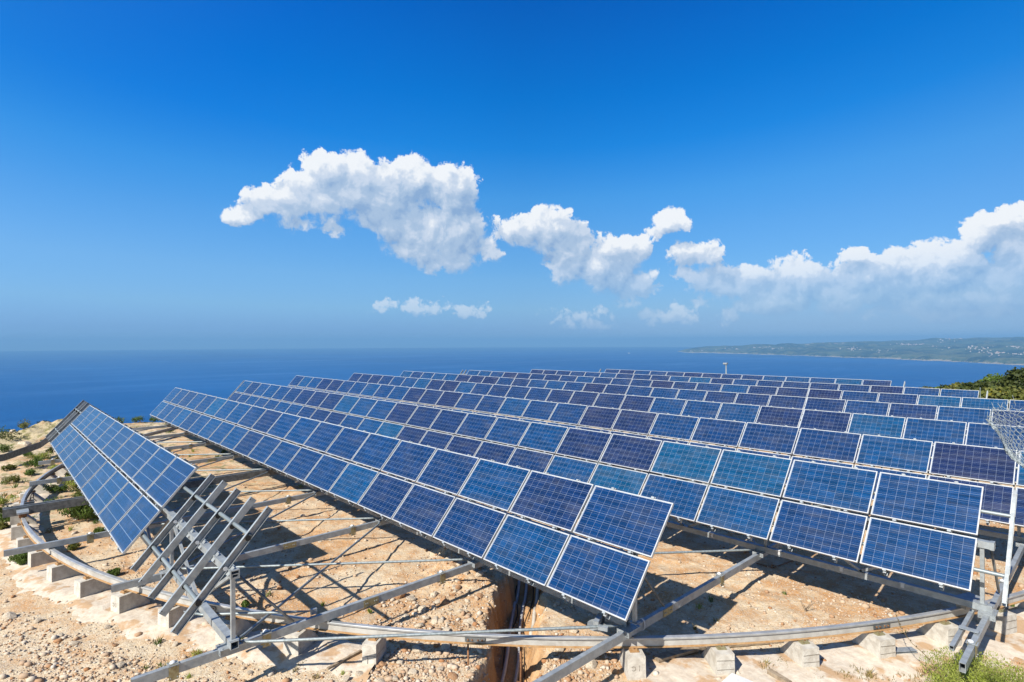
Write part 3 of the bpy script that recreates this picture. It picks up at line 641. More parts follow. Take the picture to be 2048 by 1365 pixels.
for i in range(-22, 9):
    if i in (-1, -2): continue
    a = block_angle(i)
    t = thing('concrete_block', names.get(i, 'concrete rail block in the shade behind the front panel rows'), 'concrete block', (CX+RR*math.cos(a), CY+RR*math.sin(a), 0), 'concrete blocks carrying the round rail')
    t.rotation_euler.z = a+rnd.uniform(-.04, .04); q = random.Random(i+100)
    if i == -3:
        for k, (z0, z1) in enumerate(((-.05, .155), (.163, .36))):
            m = MB(); m.box((.03, 0, (z0+z1)/2), (.42, .25, z1-z0)); m.build('block_half', CONC, t)
        m = MB(); m.box((.245, -.06, .08), (.02, .07, .13)); m.build('mortar_lump', CONC, t)
    else:
        block_mesh(q).build('block_body', CONC, t)
        if i >= 1:
            for z in (.12, .235):
                m = MB(); m.box((.2585, 0, z+q.uniform(-.02, .02)), (.008, .29, .006), Matrix.Rotation(q.uniform(-.04, .04), 3, 'X')); m.build('form_seam', SEAM, t)
    m = MB(); m.box((0, 0, .3675), (.26, .15, .018)); 
    for s in (-1, 1): m.box((s*.09, 0, .389), (.05, .10, .026))
    m.build('tie_plate', RAILFOOT if i < 1 else PLATE, t)
    for s in (-1, 1):
        m = MB(); m.tube([(s*.1, .0, .39), (s*.1, 0, .418)], .014, 6); m.build('bolt', RUST, t)
    if i in (0, -7):   # scratched mark on the outer face, seen in the photograph
        m = MB(); x = .262
        m.tube([(x, -.055+.035*math.cos(w)*1.0, .17+.035*math.sin(w)) for w in np.linspace(2.6, -2.4, 12)], .003, 5)
        m.tube([(x, .035+.01*math.sin(w*3), .13+.09*w) for w in np.linspace(0, 1, 7)], .003, 5)
        m.build('scratched_mark', SEAM, t)

# ------------------------------------------------------------------ the tracker: base frame
TILT = R_(48.49); CT, ST = math.cos(TILT), math.sin(TILT)
UPV = Vector((0, CT, ST)); NRM = Vector((0, -ST, CT))       # up the panel plane; panel normal
BEAMS = [(-1.65, 10.5, 36), (-5.6, 4.9, 39.5), (-9.55, 1.5, 42.5), (-13.5, 1.8, 42.8), (-17.45, .3, 43.5), (-21.55, .35, 44), (-25.5, 1.1, 43.3), (-29.6, 1.55, 42.8), (-33.6, 2.3, 41.5), (-37.5, 5.5, 39.5), (-41.4, 10.5, 34)]
base = thing('tracker_base', 'turntable frame of long galvanised beams and crossing round braces under the panel rows', 'steel frame', (CX, CY, .6))
def W2(o, v): return Vector(v)-Vector(o.location)
def part(m, name, mtl, parent, smooth=False):
    lo = Vector(parent.location); m.v = [tuple(Vector(p)-lo) for p in m.v]; return m.build(name, mtl, parent, smooth)
ZB = 0.642
for k, (x, y0, y1) in enumerate(BEAMS):
    m = MB()
    if k == 5:     # big I section in the middle
        for xx in (-.09, .09): m.channel((x+xx, y0, ZB+.02), (x+xx, y1, ZB+.02), .09, .23, .01, flip=1 if xx < 0 else -1)
    else: m.hollow((x, y0, ZB), (x, y1, ZB), .078, .135, .006)
    part(m, 'beam', STEEL if k != 5 else STEEL_DK, base)
def rowY(k): return 2.79+5.0*k       # truss line of row k
# splice plates and sensor caps on the beams that show
for (x, y, kind) in [(-9.55, 2.02, 'cap'), (-9.55, 3.35, 'cap'), (-9.55, 5.23, 'splice'), (-9.55, 6.85, 'cap'), (-13.5, 5.28, 'splice'), (-13.5, 6.9, 'cap'), (-5.6, 8.9, 'splice'), (-5.6, 10.9, 'cap'), (-17.45, 1.9, 'cap'), (-1.65, 11.3, 'cap'),
                     (-1.65, 14.6, 'cap'), (-25.5, 1.9, 'cap'), (-29.6, 2.0, 'cap'), (-17.45, 6.8, 'cap'), (-25.5, 6.8, 'splice'), (-29.6, 7.0, 'cap')]:
    m = MB()
    if kind == 'splice':
        for s in (-1, 1): m.box((x+s*.047, y, ZB), (.006, .30, .13))
        part(m, 'splice_plate', PLATE, base)
        m = MB()
        for s in (-1, 1):
            for yy in (-.11, -.07, .07, .11): m.tube([(x+s*.050, y+yy, ZB), (x+s*.060, y+yy, ZB)], .010, 6)
        part(m, 'splice_bolts', STEEL, base)['kind'] = 'stuff'
    else:
        for s in (-1, 1): m.box((x+s*.050, y, ZB-.02), (.008, .13, .23))
        part(m, 'clamp_plate', PLATE, base)
        m = MB(); m.box((x, y, ZB+.082), (.15, .14, .010)); part(m, 'clamp_top', STEEL, base)
        m = MB(); m.tube([(x-.02, y, ZB+.087), (x-.02, y, ZB+.10), (x-.02, y, ZB+.118)], [.045, .040, .018], 12); part(m, 'white_cap', CAPW, base, True)
        m = MB()
        for s in (-1, 1):
            for yy in (-.045, .045):
                for zz in (-.10, .06): m.tube([(x+s*.054, y+yy, ZB+zz), (x+s*.066, y+yy, ZB+zz)], .009, 6)
        part(m, 'clamp_bolts', STEEL, base)['kind'] = 'stuff'
# crossing round braces in every bay between two truss lines
RX0 = [-9.4, -5.0, -1.3, 1.5, 1.5, 1.5, -1.3, -5, -9.4]
for i in range(len(BEAMS)-1):
    for k in range(0, 8):
        ya, yb = rowY(k), rowY(k+1); xa, xb = BEAMS[i+1][0], BEAMS[i][0]
        def ok(bi, y): return BEAMS[bi][1]-.6 <= y <= BEAMS[bi][2]+.6
        if i == 0 and k < 4: continue
        if ok(i+1, ya) and ok(i, yb):
            m = MB(); m.tube([(xa+.06, ya+.12, ZB+.115), (xa+.2, ya+.28, ZB+.10), (xb-.25, yb-.28, ZB+.10), (xb-.06, yb-.1, ZB+.115)], [.012, .025, .025, .012], 8); part(m, 'round_brace', PIPE, base, True)
        if ok(i, ya) and ok(i+1, yb):
            m = MB(); m.tube([(xb-.06, ya+.12, ZB+.1), (xb-.2, ya+.28, ZB+.056), (xa+.25, yb-.28, ZB+.056), (xa+.06, yb-.1, ZB+.1)], [.012, .025, .025, .012], 8); part(m, 'round_brace', PIPE, base, True)
# lone strut in front of the first row
m = MB(); m.tube([(-11.25, 2.55, ZB+.09), (-10.9, 2.75, ZB+.09), (-9.95, 3.9, ZB+.09), (-9.70, 4.2, ZB+.10)], [.012, .025, .025, .012], 8); part(m, 'round_brace', PIPE, base, True)
m = MB(); m.box((-9.66, 4.2, ZB+.11), (.06, .10, .09)); part(m, 'lug', STEEL, base)
# wheel boxes riding on the rail
for k, (x, y0, y1) in enumerate(BEAMS[:-1]):
    dy = math.sqrt(max(RR**2-(x-CX)**2, 0)); y = CY-dy
    a = math.atan2(y-CY, x-CX)
    m = MB(); rot = Matrix.Rotation(a+math.pi/2, 3, 'Z')
    if k in (0, 5): 
        off = Vector((math.cos(a+math.pi/2), math.sin(a+math.pi/2), 0))*(-.95 if k == 0 else .3)
        m.box(Vector((x, y, .60))+off, (.34, .17, .11), rot); part(m, 'wheel_box', CONC if k == 0 else RUST, base)
        m = MB(); m.box(Vector((x, y, .69))+off, (.52, .26, .05), rot); part(m, 'wheel_bracket', STEEL, base)
    else:
        m.box((x, y, .563), (.10, .10, .016), rot); part(m, 'rail_pad', STEEL_DK, base)
m = MB(); m.hollow((-1.86, 11.0, .66), (-1.86, 12.75, .66), .06, .08, .006); part(m, 'stub_tube', STEEL, base)
m = MB(); m.box((-1.76, 11.75, .735), (.26, .12, .012)); part(m, 'clamp_top', STEEL, base)
# drive bracket at the beam crossing in front of the nearest long row
m = MB(); 
m.tube([(-6.12, 7.62, .60), (-6.12, 7.62, .65)], .17, 16); part(m, 'drive_disc', STEEL, base)
m = MB(); m.box((-6.10, 7.62, .71), (.09, .30, .11), Matrix.Rotation(.4, 3, 'Z')); m.box((-5.86, 7.45, .73), (.16, .08, .06), Matrix.Rotation(.4, 3, 'Z')); m.box((-6.15, 7.82, .72), (.24, .10, .14), Matrix.Rotation(-.3, 3, 'Z')); part(m, 'drive_bracket', STEEL, base)
# rusty drive unit on the big beam
dx, dy = -22.0, .95
m = MB(); m.tube([(dx, dy, .42), (dx, dy, .66)], .085, 12); m.tube([(dx, dy, .66), (dx, dy, .80)], .055, 10); part(m, 'drive_motor', RUST, base, True)
m = MB(); m.box((dx, dy-.02, .595), (.36, .24, .03)); m.box((dx-.12, dy, .70), (.05, .22, .2)); m.box((dx+.12, dy, .70), (.05, .22, .2)); m.box((dx+.0, dy-.2, .47), (.4, .08, .08)); part(m, 'drive_cradle', STEEL_DK, base)
m = MB(); m.tube([(dx, dy, .80), (dx-.05, dy+.05, .98), (dx-.25, dy+.1, .95), (dx-.3, dy+.1, .8)], .012, 6); m.tube([(dx+.05, dy, .80), (dx+.15, dy+.05, .93), (dx+.2, dy+.15, .8)], .010, 6); part(m, 'cable_loop', BLACK, base, True)

# ------------------------------------------------------------------ panel rows
PW, PH, GAP, PITCH_ = 1.628, 0.967, 0.056, 1.67
pm = MB(); T = 0.028
pm.add([(0, 0, 0), (PW, 0, 0), (PW, PH, 0), (0, PH, 0)], [(0, 1, 2, 3)], 0)
pm.add([(0.004, 0.004, -.012), (PW-.004, 0.004, -.012), (PW-.004, PH-.004, -.012), (.004, PH-.004, -.012)], [(3, 2, 1, 0)], 1)
# shrink the laminate inside the frame
pm.v = [((x-PW/2)*(1-.012)+PW/2, (y-PH/2)*(1-.02)+PH/2, z) for x, y, z in pm.v]
PANEL_ME = pm.mesh('panel_glass', [CELL, BACK]); PANEL4_ME = pm.mesh('panel_glass', [CELL4, BACK])
fm = MB(); e = .017
for (c, d) in (((PW/2, e/2, -.012), (PW, e, .040)), ((PW/2, PH-e/2, -.012), (PW, e, .040)), ((e/2, PH/2, -.012), (e, PH-2*e, .040)), ((PW-e/2, PH/2, -.012), (e, PH-2*e, .040))): fm.box(c, d)
FRAME_ME = fm.mesh('frame', FRAME)
LEN = 2*PH+GAP
cmh = MB(); cmh.channel((0, 0, 0), (0, LEN+.10, 0), .050, .118, .006, up=(0, 0, 1)); RAIL_A = cmh.mesh('channel', STEEL)
cmh = MB(); cmh.channel((0, 0, 0), (0, LEN+.10, 0), .050, .118, .006, up=(0, 0, 1), flip=-1); RAIL_B = cmh.mesh('channel', STEEL)
cmh = MB()
for s in (-1, 1):
    for (yy, zz) in ((.045, .0), (LEN+.055, 0)): cmh.tube([(s*.0295, yy, zz+.045), (s*.0305, yy, zz+.045)], .009, 8)
    for yy in (LEN*.24, LEN*.78): cmh.tube([(s*.0295, yy, -.005), (s*.0307, yy, -.005)], .045, 14)
HOLE_ME = cmh.mesh('bolt_holes', BLACK)
gm_ = MB(); gm_.add([(-.03, -.09, 0), (-.03, .09, 0), (-.03, .0, -.17), (-.024, -.09, 0), (-.024, .09, 0), (-.024, 0, -.17)], [(0, 1, 2), (5, 4, 3), (0, 3, 4, 1), (1, 4, 5, 2), (2, 5, 3, 0)])
gm_.box((0.05, 0, -.006), (.16, .15, .008)); GUSS_ME = gm_.mesh('gusset', STEEL)
cap_ = MB(); cap_.tube([(.030, LEN*.52, -.01), (.036, LEN*.52, -.01)], .032, 14); CAP_ME = cap_.mesh('white_disc', CAPW)
pr_ = MB(); pr_.tube([(0, 0, 0), (1, 0, 0)], .034, 12); PIPE_ME = pr_.mesh('pipe', PIPE, True)

ROT = Matrix(((1, 0, 0), (0, CT, -ST), (0, ST, CT))).to_euler()   # local y up the slope
ROWS = [  # x0, number, top y, bare rails right (x list), bare rails left
    (-30.33, 10, 3.30, [-12.66, -11.87, -11.08, -10.29, -9.50], [-33.2, -32.4, -31.6, -30.8], 1.686, 'short frontmost panel row at far left with bare channels at both ends'),
    (-38.45, 20, 8.299, [], [], PITCH_, 'nearest long panel row, second from the left, ending in mid picture'),
    (-41.83, 24, 13.298, [-1.35], [-42.2], PITCH_, 'third panel row whose right end shows a bare upright channel and truss post'),
    (-45.20, 28, 18.290, [], [], PITCH_, 'fourth panel row, passing behind the curled wire netting at right'),
    (-45.25, 28, 23.306, [], [], PITCH_, 'fifth panel row, in the middle of the tracker'),
    (-45.26, 28, 28.285, [], [], PITCH_, 'sixth panel row, running out of frame right of the middle'),
    (-41.96, 24, 33.358, [], [-42.5, -43.0], PITCH_, 'seventh panel row, its right end in front of the dark shrubs'),
    (-38.66, 20, 38.383, [-4.95], [], PITCH_, 'second farthest panel row ending below the shrubs with one bare channel'),
    (-33.82, 14, 43.55, [-9.75], [-34.5], PITCH_, 'farthest panel row, shortest of the back ones, against the sea')]
ztop = EYE-2.673
for ri, (x0, n, ytop, bareR, bareL, pitch, lab) in enumerate(ROWS):
    yb, zb = ytop-LEN*CT, ztop-LEN*ST           # lower edge of the panel plane
    yc = ytop-LEN/2*CT+.235*ST; zc = ztop-LEN/2*ST-.235*CT
    x1 = x0+n*pitch; t = thing('panel_row', lab, 'solar panel row', ((x0+x1)/2, yc, .72), 'tilted rows of solar panels')
    lo = Vector(t.location); PO = Vector((0, yb, zb))
    nz = random.Random(ri+40)
    for j in range(n):
        for h in (0, 1):
            jit = nz.uniform(-.004, .004)
            p = Vector((x0+j*pitch+(pitch-PW)/2, yb, zb))+UPV*(h*(PH+GAP))+NRM*jit
            o = obj('solar_panel', PANEL4_ME if ri == 0 else PANEL_ME, t, p-lo); o.rotation_euler = (ROT.x+nz.uniform(-.004, .004), nz.uniform(-.003, .003), 0)
            tn = .34+.22*math.sin(j*.9+ri*2.1+h)+nz.uniform(-.24, .24)
            if nz.random() < .10: tn = nz.uniform(.7, .95)
            if ri == 0: tn = nz.uniform(.3, .6)
            if ri == 2: tn = {20: .97, 21: .93, 22: .74, 23: .6, 19: .08, 18: .1}.get(j, tn) if h else {20: .66, 21: .8, 22: .45, 23: .62}.get(j, tn)
            if ri == 1 and j > 15: tn = ({19: .42, 18: .20, 17: .66, 16: .35} if h else {19: .46, 18: .70, 17: .34, 16: .25})[j]
            o.color = (min(1, max(0, tn)), 0, 0, 1)
            obj('frame', FRAME_ME, o)
    # channels behind the panels and the bare ones past the ends
    xs = []
    for j in range(n): xs += [x0+pitch*(j+.25), x0+pitch*(j+.75)]
    allx = bareL+xs+bareR
    for j, x in enumerate(allx):
        bare = x in bareR or x in bareL
        p = Vector((x, yb, zb))-UPV*.05-NRM*.10
        fl = (len(allx)-1-j) % 2
        o = obj('channel', RAIL_A if fl == 0 else RAIL_B, t, p-lo); o.rotation_euler = ROT
        if bare and ri in (0, 2):
            tag(obj('bolt_holes', HOLE_ME, o), kind='stuff')
            if ri == 0 and x in bareR and fl == 0: obj('white_disc', CAP_ME, o)
    ends = (min(allx)-.02, max(allx)+.012)
    for fr in (.22, .78):
        p = Vector((ends[0], yb, zb))+UPV*(LEN*fr)-NRM*.105
        o = obj('pipe', PIPE_ME, t, p-lo); o.scale = (ends[1]-ends[0], 1, 1)
    e0, e1 = ends[0]-.1, ends[1]+(.10 if ri in (0, ) else -.2)
    if ri == 2: e1 = -1.62
    m = MB(); m.hollow((e0, yc, zc), (e1, yc, zc), .12, .12, .008); part(m, 'torque_tube', STEEL, t)
    if ri in (0, 2):
        m = MB(); m.hollow((e1-.0, yc, zc), (e1+.06, yc, zc), .135, .135, .015); m.hollow((e1+.0-.02, yc, zc-.02), (e1+.06, yc, zc-.02), .10, .06, .01); part(m, 'end_collar', STEEL, t)
    m = MB(); m.hollow((e0, yc, .776), (e1+.03, yc, .776), .12, .118, .008); part(m, 'lower_beam', STEEL, t)
    # truss
    bx = [b[0] for b in BEAMS if e0-.4 < b[0] < e1+.4 and b[1]-.8 < yc < b[2]+.8]
    for b in bx:
        xx = -1.73 if b > -3 else b+.10
        m = MB(); m.hollow((xx, yc, .836), (xx, yc, zc-.06), .06, .06, .005, up=(0, 1, 0)); part(m, 'post', STEEL, t)
        for s in (-1, 1):
            xe = xx+s*1.9
            if e0 < xe < e1+.2:
                m = MB(); m.bar((xx+s*.05, yc, zc-.06), (xe, yc, .84), .05, .05, up=(0, 1, 0)); part(m, 'diagonal', STEEL, t)
        m = MB(); m.box((b, yc-.02, .722), (.24, .34, .010)); m.box((b, yc-.185, .68), (.24, .008, .09)) ; m.box((xx, yc, .84), (.14, .14, .008)); part(m, 'saddle_plate', STEEL, t)
        if ri < 4:
            m = MB()
            for sx_ in (-.09, .09):
                for sy_ in (-.13, .09): m.tube([(b+sx_, yc-.02+sy_, .727), (b+sx_, yc-.02+sy_, .745)], .011, 6)
                m.tube([(b+sx_, yc-.189, .68), (b+sx_, yc-.203, .68)], .011, 6)
            part(m, 'saddle_bolts', STEEL, t)['kind'] = 'stuff'
        if ri < 4:
            m = MB(); m.tube([(b+.03, yc+.08, zc-.07), (b+.03, yc+.88, .86), (b+.03, yc+.98, .76)], [.022, .022, .016], 8); part(m, 'back_brace', STEEL_DK, t, True)
    # brackets between channel and tube
    if ri in (0,):
        for x in bareR[::2]+[bareR[1], bareR[3]]:
            o = obj('gusset', GUSS_ME, t, Vector((x, yb, zb))+UPV*(LEN/2)-NRM*.172-lo); o.rotation_euler = ROT
    # clamps along panel edges
    if ri < 5:
        m = MB()
        for x in xs:
            for dd in ((-.012, LEN/2, LEN+.012) if ri < 4 else (LEN+.012,)):
                c = Vector((x, yb, zb))+UPV*dd+NRM*.006; m.box(c, (.055, .034, .022), ROT.to_matrix())
                if dd < 0: m.box(c-NRM*.05-UPV*.012, (.035, .02, .07), ROT.to_matrix())
        part(m, 'clamps', STEEL, t)['kind'] = 'stuff'
    if ri < 4:
        m = MB(); pts = []
        for j in range(len(xs)-1):
            a_ = Vector((xs[j], yb+.10, zb+.02)); b_b = Vector((xs[j+1], yb+.10, zb+.02)); sag = nz.uniform(.02, .13)
            for k_ in range(4): u_ = k_/4; pts.append(a_.lerp(b_b, u_)-Vector((0, 0, sag*4*u_*(1-u_))))
        m.tube(pts, .008, 5); part(m, 'string_cable', BLACK, t, True)
    # small junction clips hung on the lower beam
    if ri == 2:
        for xx in (-8.0, -6.75, -5.2, -3.95, -2.9):
            m = MB(); m.box((xx, yc-.066, .80), (.06, .012, .09)); m.box((xx, yc-.07, .85), (.09, .05, .012)); part(m, 'cable_clip', CAPW, t)

# ------------------------------------------------------------------ loose curved steel band at the far left
m = MB(); pts = [(-33.0, -1.2, .35), (-33.2, .6, .48), (-35.0, 1.9, .62), (-37.2, 2.7, .85), (-38.6, 3.6, 1.05), (-40.2, 4.6, 1.15)]
for a_, b__ in zip(pts[:-1], pts[1:]): m.bar(a_, b__, .03, .30)
tag(m.build('steel_band', STEEL_DK), 'dark curved steel strip lying on the slope left of the bare channels', 'steel strip')

# ------------------------------------------------------------------ trench contents
def th(s, w): 
    p = TR0+TD*s+np.array([-TD[1], TD[0]])*w; return p
def cond(name, pts, r, mtl, lab, grp):
    P3 = []
    for s, w, dz in pts:
        p = th(s, w); P3.append((p[0], p[1], float(ground_h(p[0], p[1]))+dz))
    # smooth resample
    Q = []
    for i in range(len(P3)-1):
        a, b = Vector(P3[i]), Vector(P3[i+1])
        for k in range(4): Q.append(a.lerp(b, k/4))
    Q.append(Vector(P3[-1]))
    for _ in range(3): Q = [Q[0]]+[(Q[i-1]+Q[i]*2+Q[i+1])/4 for i in range(1, len(Q)-1)]+[Q[-1]]
    for q_ in Q:
        g = float(ground_h(q_.x, q_.y))+r
        if q_.z < g: q_.z = g
    m = MB(); m.tube(Q, r, 8); tag(m.build(name, mtl, smooth=True), lab, 'conduit', grp)
cond('conduit', [(-.5, -.15, .05), (1, -.22, .05), (2.5, -.15, .06), (4, -.22, .04), (5.5, -.15, .04), (7, -.2, .04), (9.5, -.1, .04)], .038, CONDUIT, 'grey conduit on the trench floor nearest the shaded wall', 'conduits in the trench')
cond('conduit', [(-.5, .02, .05), (1, -.05, .05), (2.5, .06, .09), (4, -.02, .04), (5.5, .10, .04), (7, .02, .04), (9.5, .15, .04)], .038, CONDUIT, 'grey conduit curving along the middle of the trench floor', 'conduits in the trench')
cond('conduit', [(-.5, .42, .05), (1.6, .40, .03), (2.6, .36, .03), (3.6, .33, .03), (4.6, .36, .02), (5.4, .30, .02)], .042, CONDUIT2, 'dusty tan conduit resting on the sunlit side of the trench', 'conduits in the trench')
cond('cable', [(-.5, -.3, .06), (1, -.10, .05), (2.4, -.3, .05), (3.6, -.02, .05), (5.0, -.3, .05), (7, -.05, .04), (9.5, -.3, .04)], .014, BLACK, 'thin loose black cable wandering along the trench floor', None)
cond('cable', [(-.5, .2, .06), (1.4, .12, .05), (2.9, .28, .05), (4.2, .05, .05), (5.6, .22, .05), (7, .25, .04), (9.5, .1, .04)], .012, BLACK, 'second loose black cable lying on the sunlit side of the trench floor', None)
for (px, lab) in ((936, 'rusty rebar rod under the rail at the shaded edge of the trench'), (1041, 'rusty rebar rod under the rail in the sunlit part of the trench')):
    d = px_dir(px, 1284); k = (EYE-.38)/(-d.z); x, y = d.x*k, d.y*k
    m = MB(); m.tube([(x, y, .38), (x+.02, y-.01, 0), (x+.03, y-.05, -.9)], .017, 7); m.bar((x-.09, y, -.33), (x+.07, y+.02, -.30), .02, .02)
    tag(m.build('rebar_rod', RUST, smooth=True), lab, 'rebar')

# ------------------------------------------------------------------ loose things on the ground
def gp(px, py, z=0.0):
    d = px_dir(px, py); k = (EYE-z)/(-d.z); return Vector((d.x*k, d.y*k, z))
def board(name, a, b, w, h, mtl, lab, cat, z=None):
    a, b = Vector(a), Vector(b)
    m = MB(); m.bar(a, b, w, h); return tag(m.build(name, mtl), lab, cat)
m = MB(); a, b = gp(1776, 1303, .06), gp(1829, 1300, .06); m.channel(a, b, .14, .035, .005); tag(m.build('steel_offcut', STEEL), 'short loose galvanised channel lying in front of the rail blocks', 'steel offcut')
m = MB(); c0 = gp(1462, 1347, .07); 
m.add([gp(1464, 1346, .10), gp(1512, 1366, .06), gp(1500, 1400, .05), gp(1425, 1380, .06)], [(0, 1, 2, 3)]); m.v += [(x, y, z-.02) for x, y, z in m.v]; m.f += [(7, 6, 5, 4), (0, 4, 5, 1), (1, 5, 6, 2), (2, 6, 7, 3), (3, 7, 4, 0)]; m.m += [0]*5
tag(m.build('metal_sheet', CAPW), 'corner of a pale metal sheet lying at the bottom edge', 'metal sheet')
board('timber_plank', gp(1312, 1318, .06), gp(1405, 1292, .06), .16, .05, WOOD, 'weathered timber plank on the slab behind the scratched block', 'plank')
board('timber_plank', gp(1410, 1294, .03), gp(1562, 1280, .03), .13, .035, WOOD, 'long flat board behind the rail between two tapered blocks', 'plank')
board('timber_plank', gp(655, 1338, .05), gp(722, 1302, .05), .045, .035, WOOD, 'thin grey stick lying left of the lone cinder block', 'stick')
board('timber_plank', gp(1538, 1342, .06), gp(1580, 1368, .06), .09, .06, WOOD, 'end of a brown post lying at the bottom edge of the picture', 'post')
m = MB(); m.tube([gp(1513, 1127, .03), gp(1545, 1136, .06), gp(1586, 1122, .04)], .014, 6); tag(m.build('bent_rod', RUST), 'thin bent dark rod on the shaded ground under the third row', 'rod')
board('timber_plank', gp(1925, 1232, .03), gp(2035, 1216, .03), .05, .03, WOOD, 'small stick on the slab behind the upright channel foot', 'stick')

# tension wire tie round the front right beam
m = MB()
for k in range(3): m.tube([(-5.6+.062*math.cos(a), 8.15+.012*k+.005*math.sin(a*2), ZB+.10*math.sin(a)) for a in np.linspace(0, 2*math.pi, 14)], .004, 5)
tag(m.build('wire_tie', CAPW), 'pale wire tied round the beam right of the nearest long row', 'wire')

# rocks
def rock_mesh(q, sub=2):
    import bmesh
    bm = bmesh.new(); bmesh.ops.create_icosphere(bm, subdivisions=sub, radius=1)
    sx, sy, sz = q.uniform(.8, 1.3), q.uniform(.7, 1.0), q.uniform(.45, .75); pl = [Vector((q.gauss(0, 1), q.gauss(0, 1), q.gauss(0, 1))).normalized() for _ in range(9)]
    o = q.uniform(0, 50)
    for v in bm.verts:
        p = v.co.copy()
        for n in pl:
            d = p.dot(n)
            if d > .72: p -= n*(d-.72)
        k = 1+.16*(float(vnoise(p.x*2.3+o, p.y*2.3+p.z*1.7+o))-.5)
        v.co = Vector((p.x*sx*k, p.y*sy*k, p.z*sz*k))
    me = bpy.data.meshes.new('rock'); bm.to_mesh(me); bm.free(); return me
RQ = random.Random(11); ROCKS = [rock_mesh(RQ) for _ in range(9)]
ROCKS_O = []
for me in ROCKS: me.materials.append(ROCKM); c = me.copy(); c.materials.clear(); c.materials.append(ROCKO); ROCKS_O.append(c)
def put_rock(p, s, orange=False, lab=None, grp='loose limestone rocks'):
    me = (ROCKS_O if orange else ROCKS)[RQ.randrange(9)]
    o = obj('rock', me, None, (p[0], p[1], float(ground_h(p[0], p[1]))+s*.22)); o.scale = (s, s, s); o.rotation_euler = (RQ.uniform(-.4, .4), RQ.uniform(-.4, .4), RQ.uniform(0, 6))
    if lab is None:
        big = 'larger pale' if s > .10 else 'small pale'; rr_ = math.hypot(p[0]-CX, p[1]-CY)
        where = ('on the stony slope left of the rail blocks' if p[0] < -12 else 'on the gravel between the slab and the bottom edge') if rr_ > RR else ('beside the trench inside the rail' if trench_coord(p[0], p[1])[1] > -2.6 else 'on the sand under the steel beams')
        lab = ('orange-brown' if orange else big)+' limestone rock '+where; grp = 'loose rocks '+where
    return tag(o, lab, 'rock', grp)
def putpx(px, py, s, orange=False, lab=None, grp='loose limestone rocks'):
    p = gp(px, py); return put_rock((p.x, p.y), s, orange, lab, grp)
putpx(795, 1192, .20, True, 'large orange-brown boulder beside the second front beam', None); putpx(822, 1199, .12, False, 'pale rock touching the large orange boulder', None)
putpx(775, 1195, .10, True, 'dark orange rock half under the front beam', None)
putpx(1302, 1330, .06, False, 'small white rock at the foot of the scratched block', None)
putpx(660, 1292, .09, False, 'pale rock between the front beam foot and the cinder block', None)
putpx(50, 895, .35, False, 'pale rock on the slope under the curved steel strip', None)
for (px, py, s) in [(845, 1220, .13), (868, 1216, .10), (888, 1205, .14), (905, 1190, .09), (870, 1243, .12), (915, 1178, .13), (852, 1238, .08), (930, 1225, .08), (900, 1222, .07), (880, 1245, .10), (935, 1205, .07), (1150, 1320, .10), (1205, 1290, .22), (1180, 1330, .14),
                    (1230, 1345, .10), (1130, 1345, .09), (1250, 1320, .05), (800, 1325, .10), (765, 1330, .08), (825, 1345, .11), (850, 1318, .07), (720, 1350, .10), (690, 1362, .12), (790, 1358, .09), (880, 1340, .07), (905, 1355, .10), (740, 1318, .06), (810, 1300, .08), (840, 1290, .06), (870, 1285, .09), (890, 1296, .12), (760, 1365, .10),
                    (60, 1155, .11), (85, 1158, .08), (40, 1162, .07), (20, 1235, .14), (215, 1255, .09), (120, 1270, .06), (150, 1287, .09), (230, 1290, .07), (75, 1243, .10), (240, 1335, .08), (25, 870, .3), (20, 995, .16), (10, 990, .12), (630, 1075, .08), (640, 1085, .07), (655, 1068, .06), (620, 1090, .06), (660, 1082, .05), (1135, 1205, .10), (1150, 1200, .07), (350, 1290, .07), (560, 1320, .06), (500, 1345, .08)]:
    putpx(px, py, s*.85, RQ.random() < .15)
for k in range(60):
    s_ = RQ.uniform(.2, 7.2); w_ = -RQ.uniform(.75, 2.3) if k % 3 else RQ.uniform(.75, 1.7); pt = TR0+TD*s_+np.array([-TD[1], TD[0]])*w_
    if abs(math.hypot(pt[0]-CX, pt[1]-CY)-RR) < .3: continue
    put_rock(pt, RQ.uniform(.04, .11), RQ.random() < .2, 'pale limestone lump on the spoil heaped along the trench', 'limestone lumps along the trench')
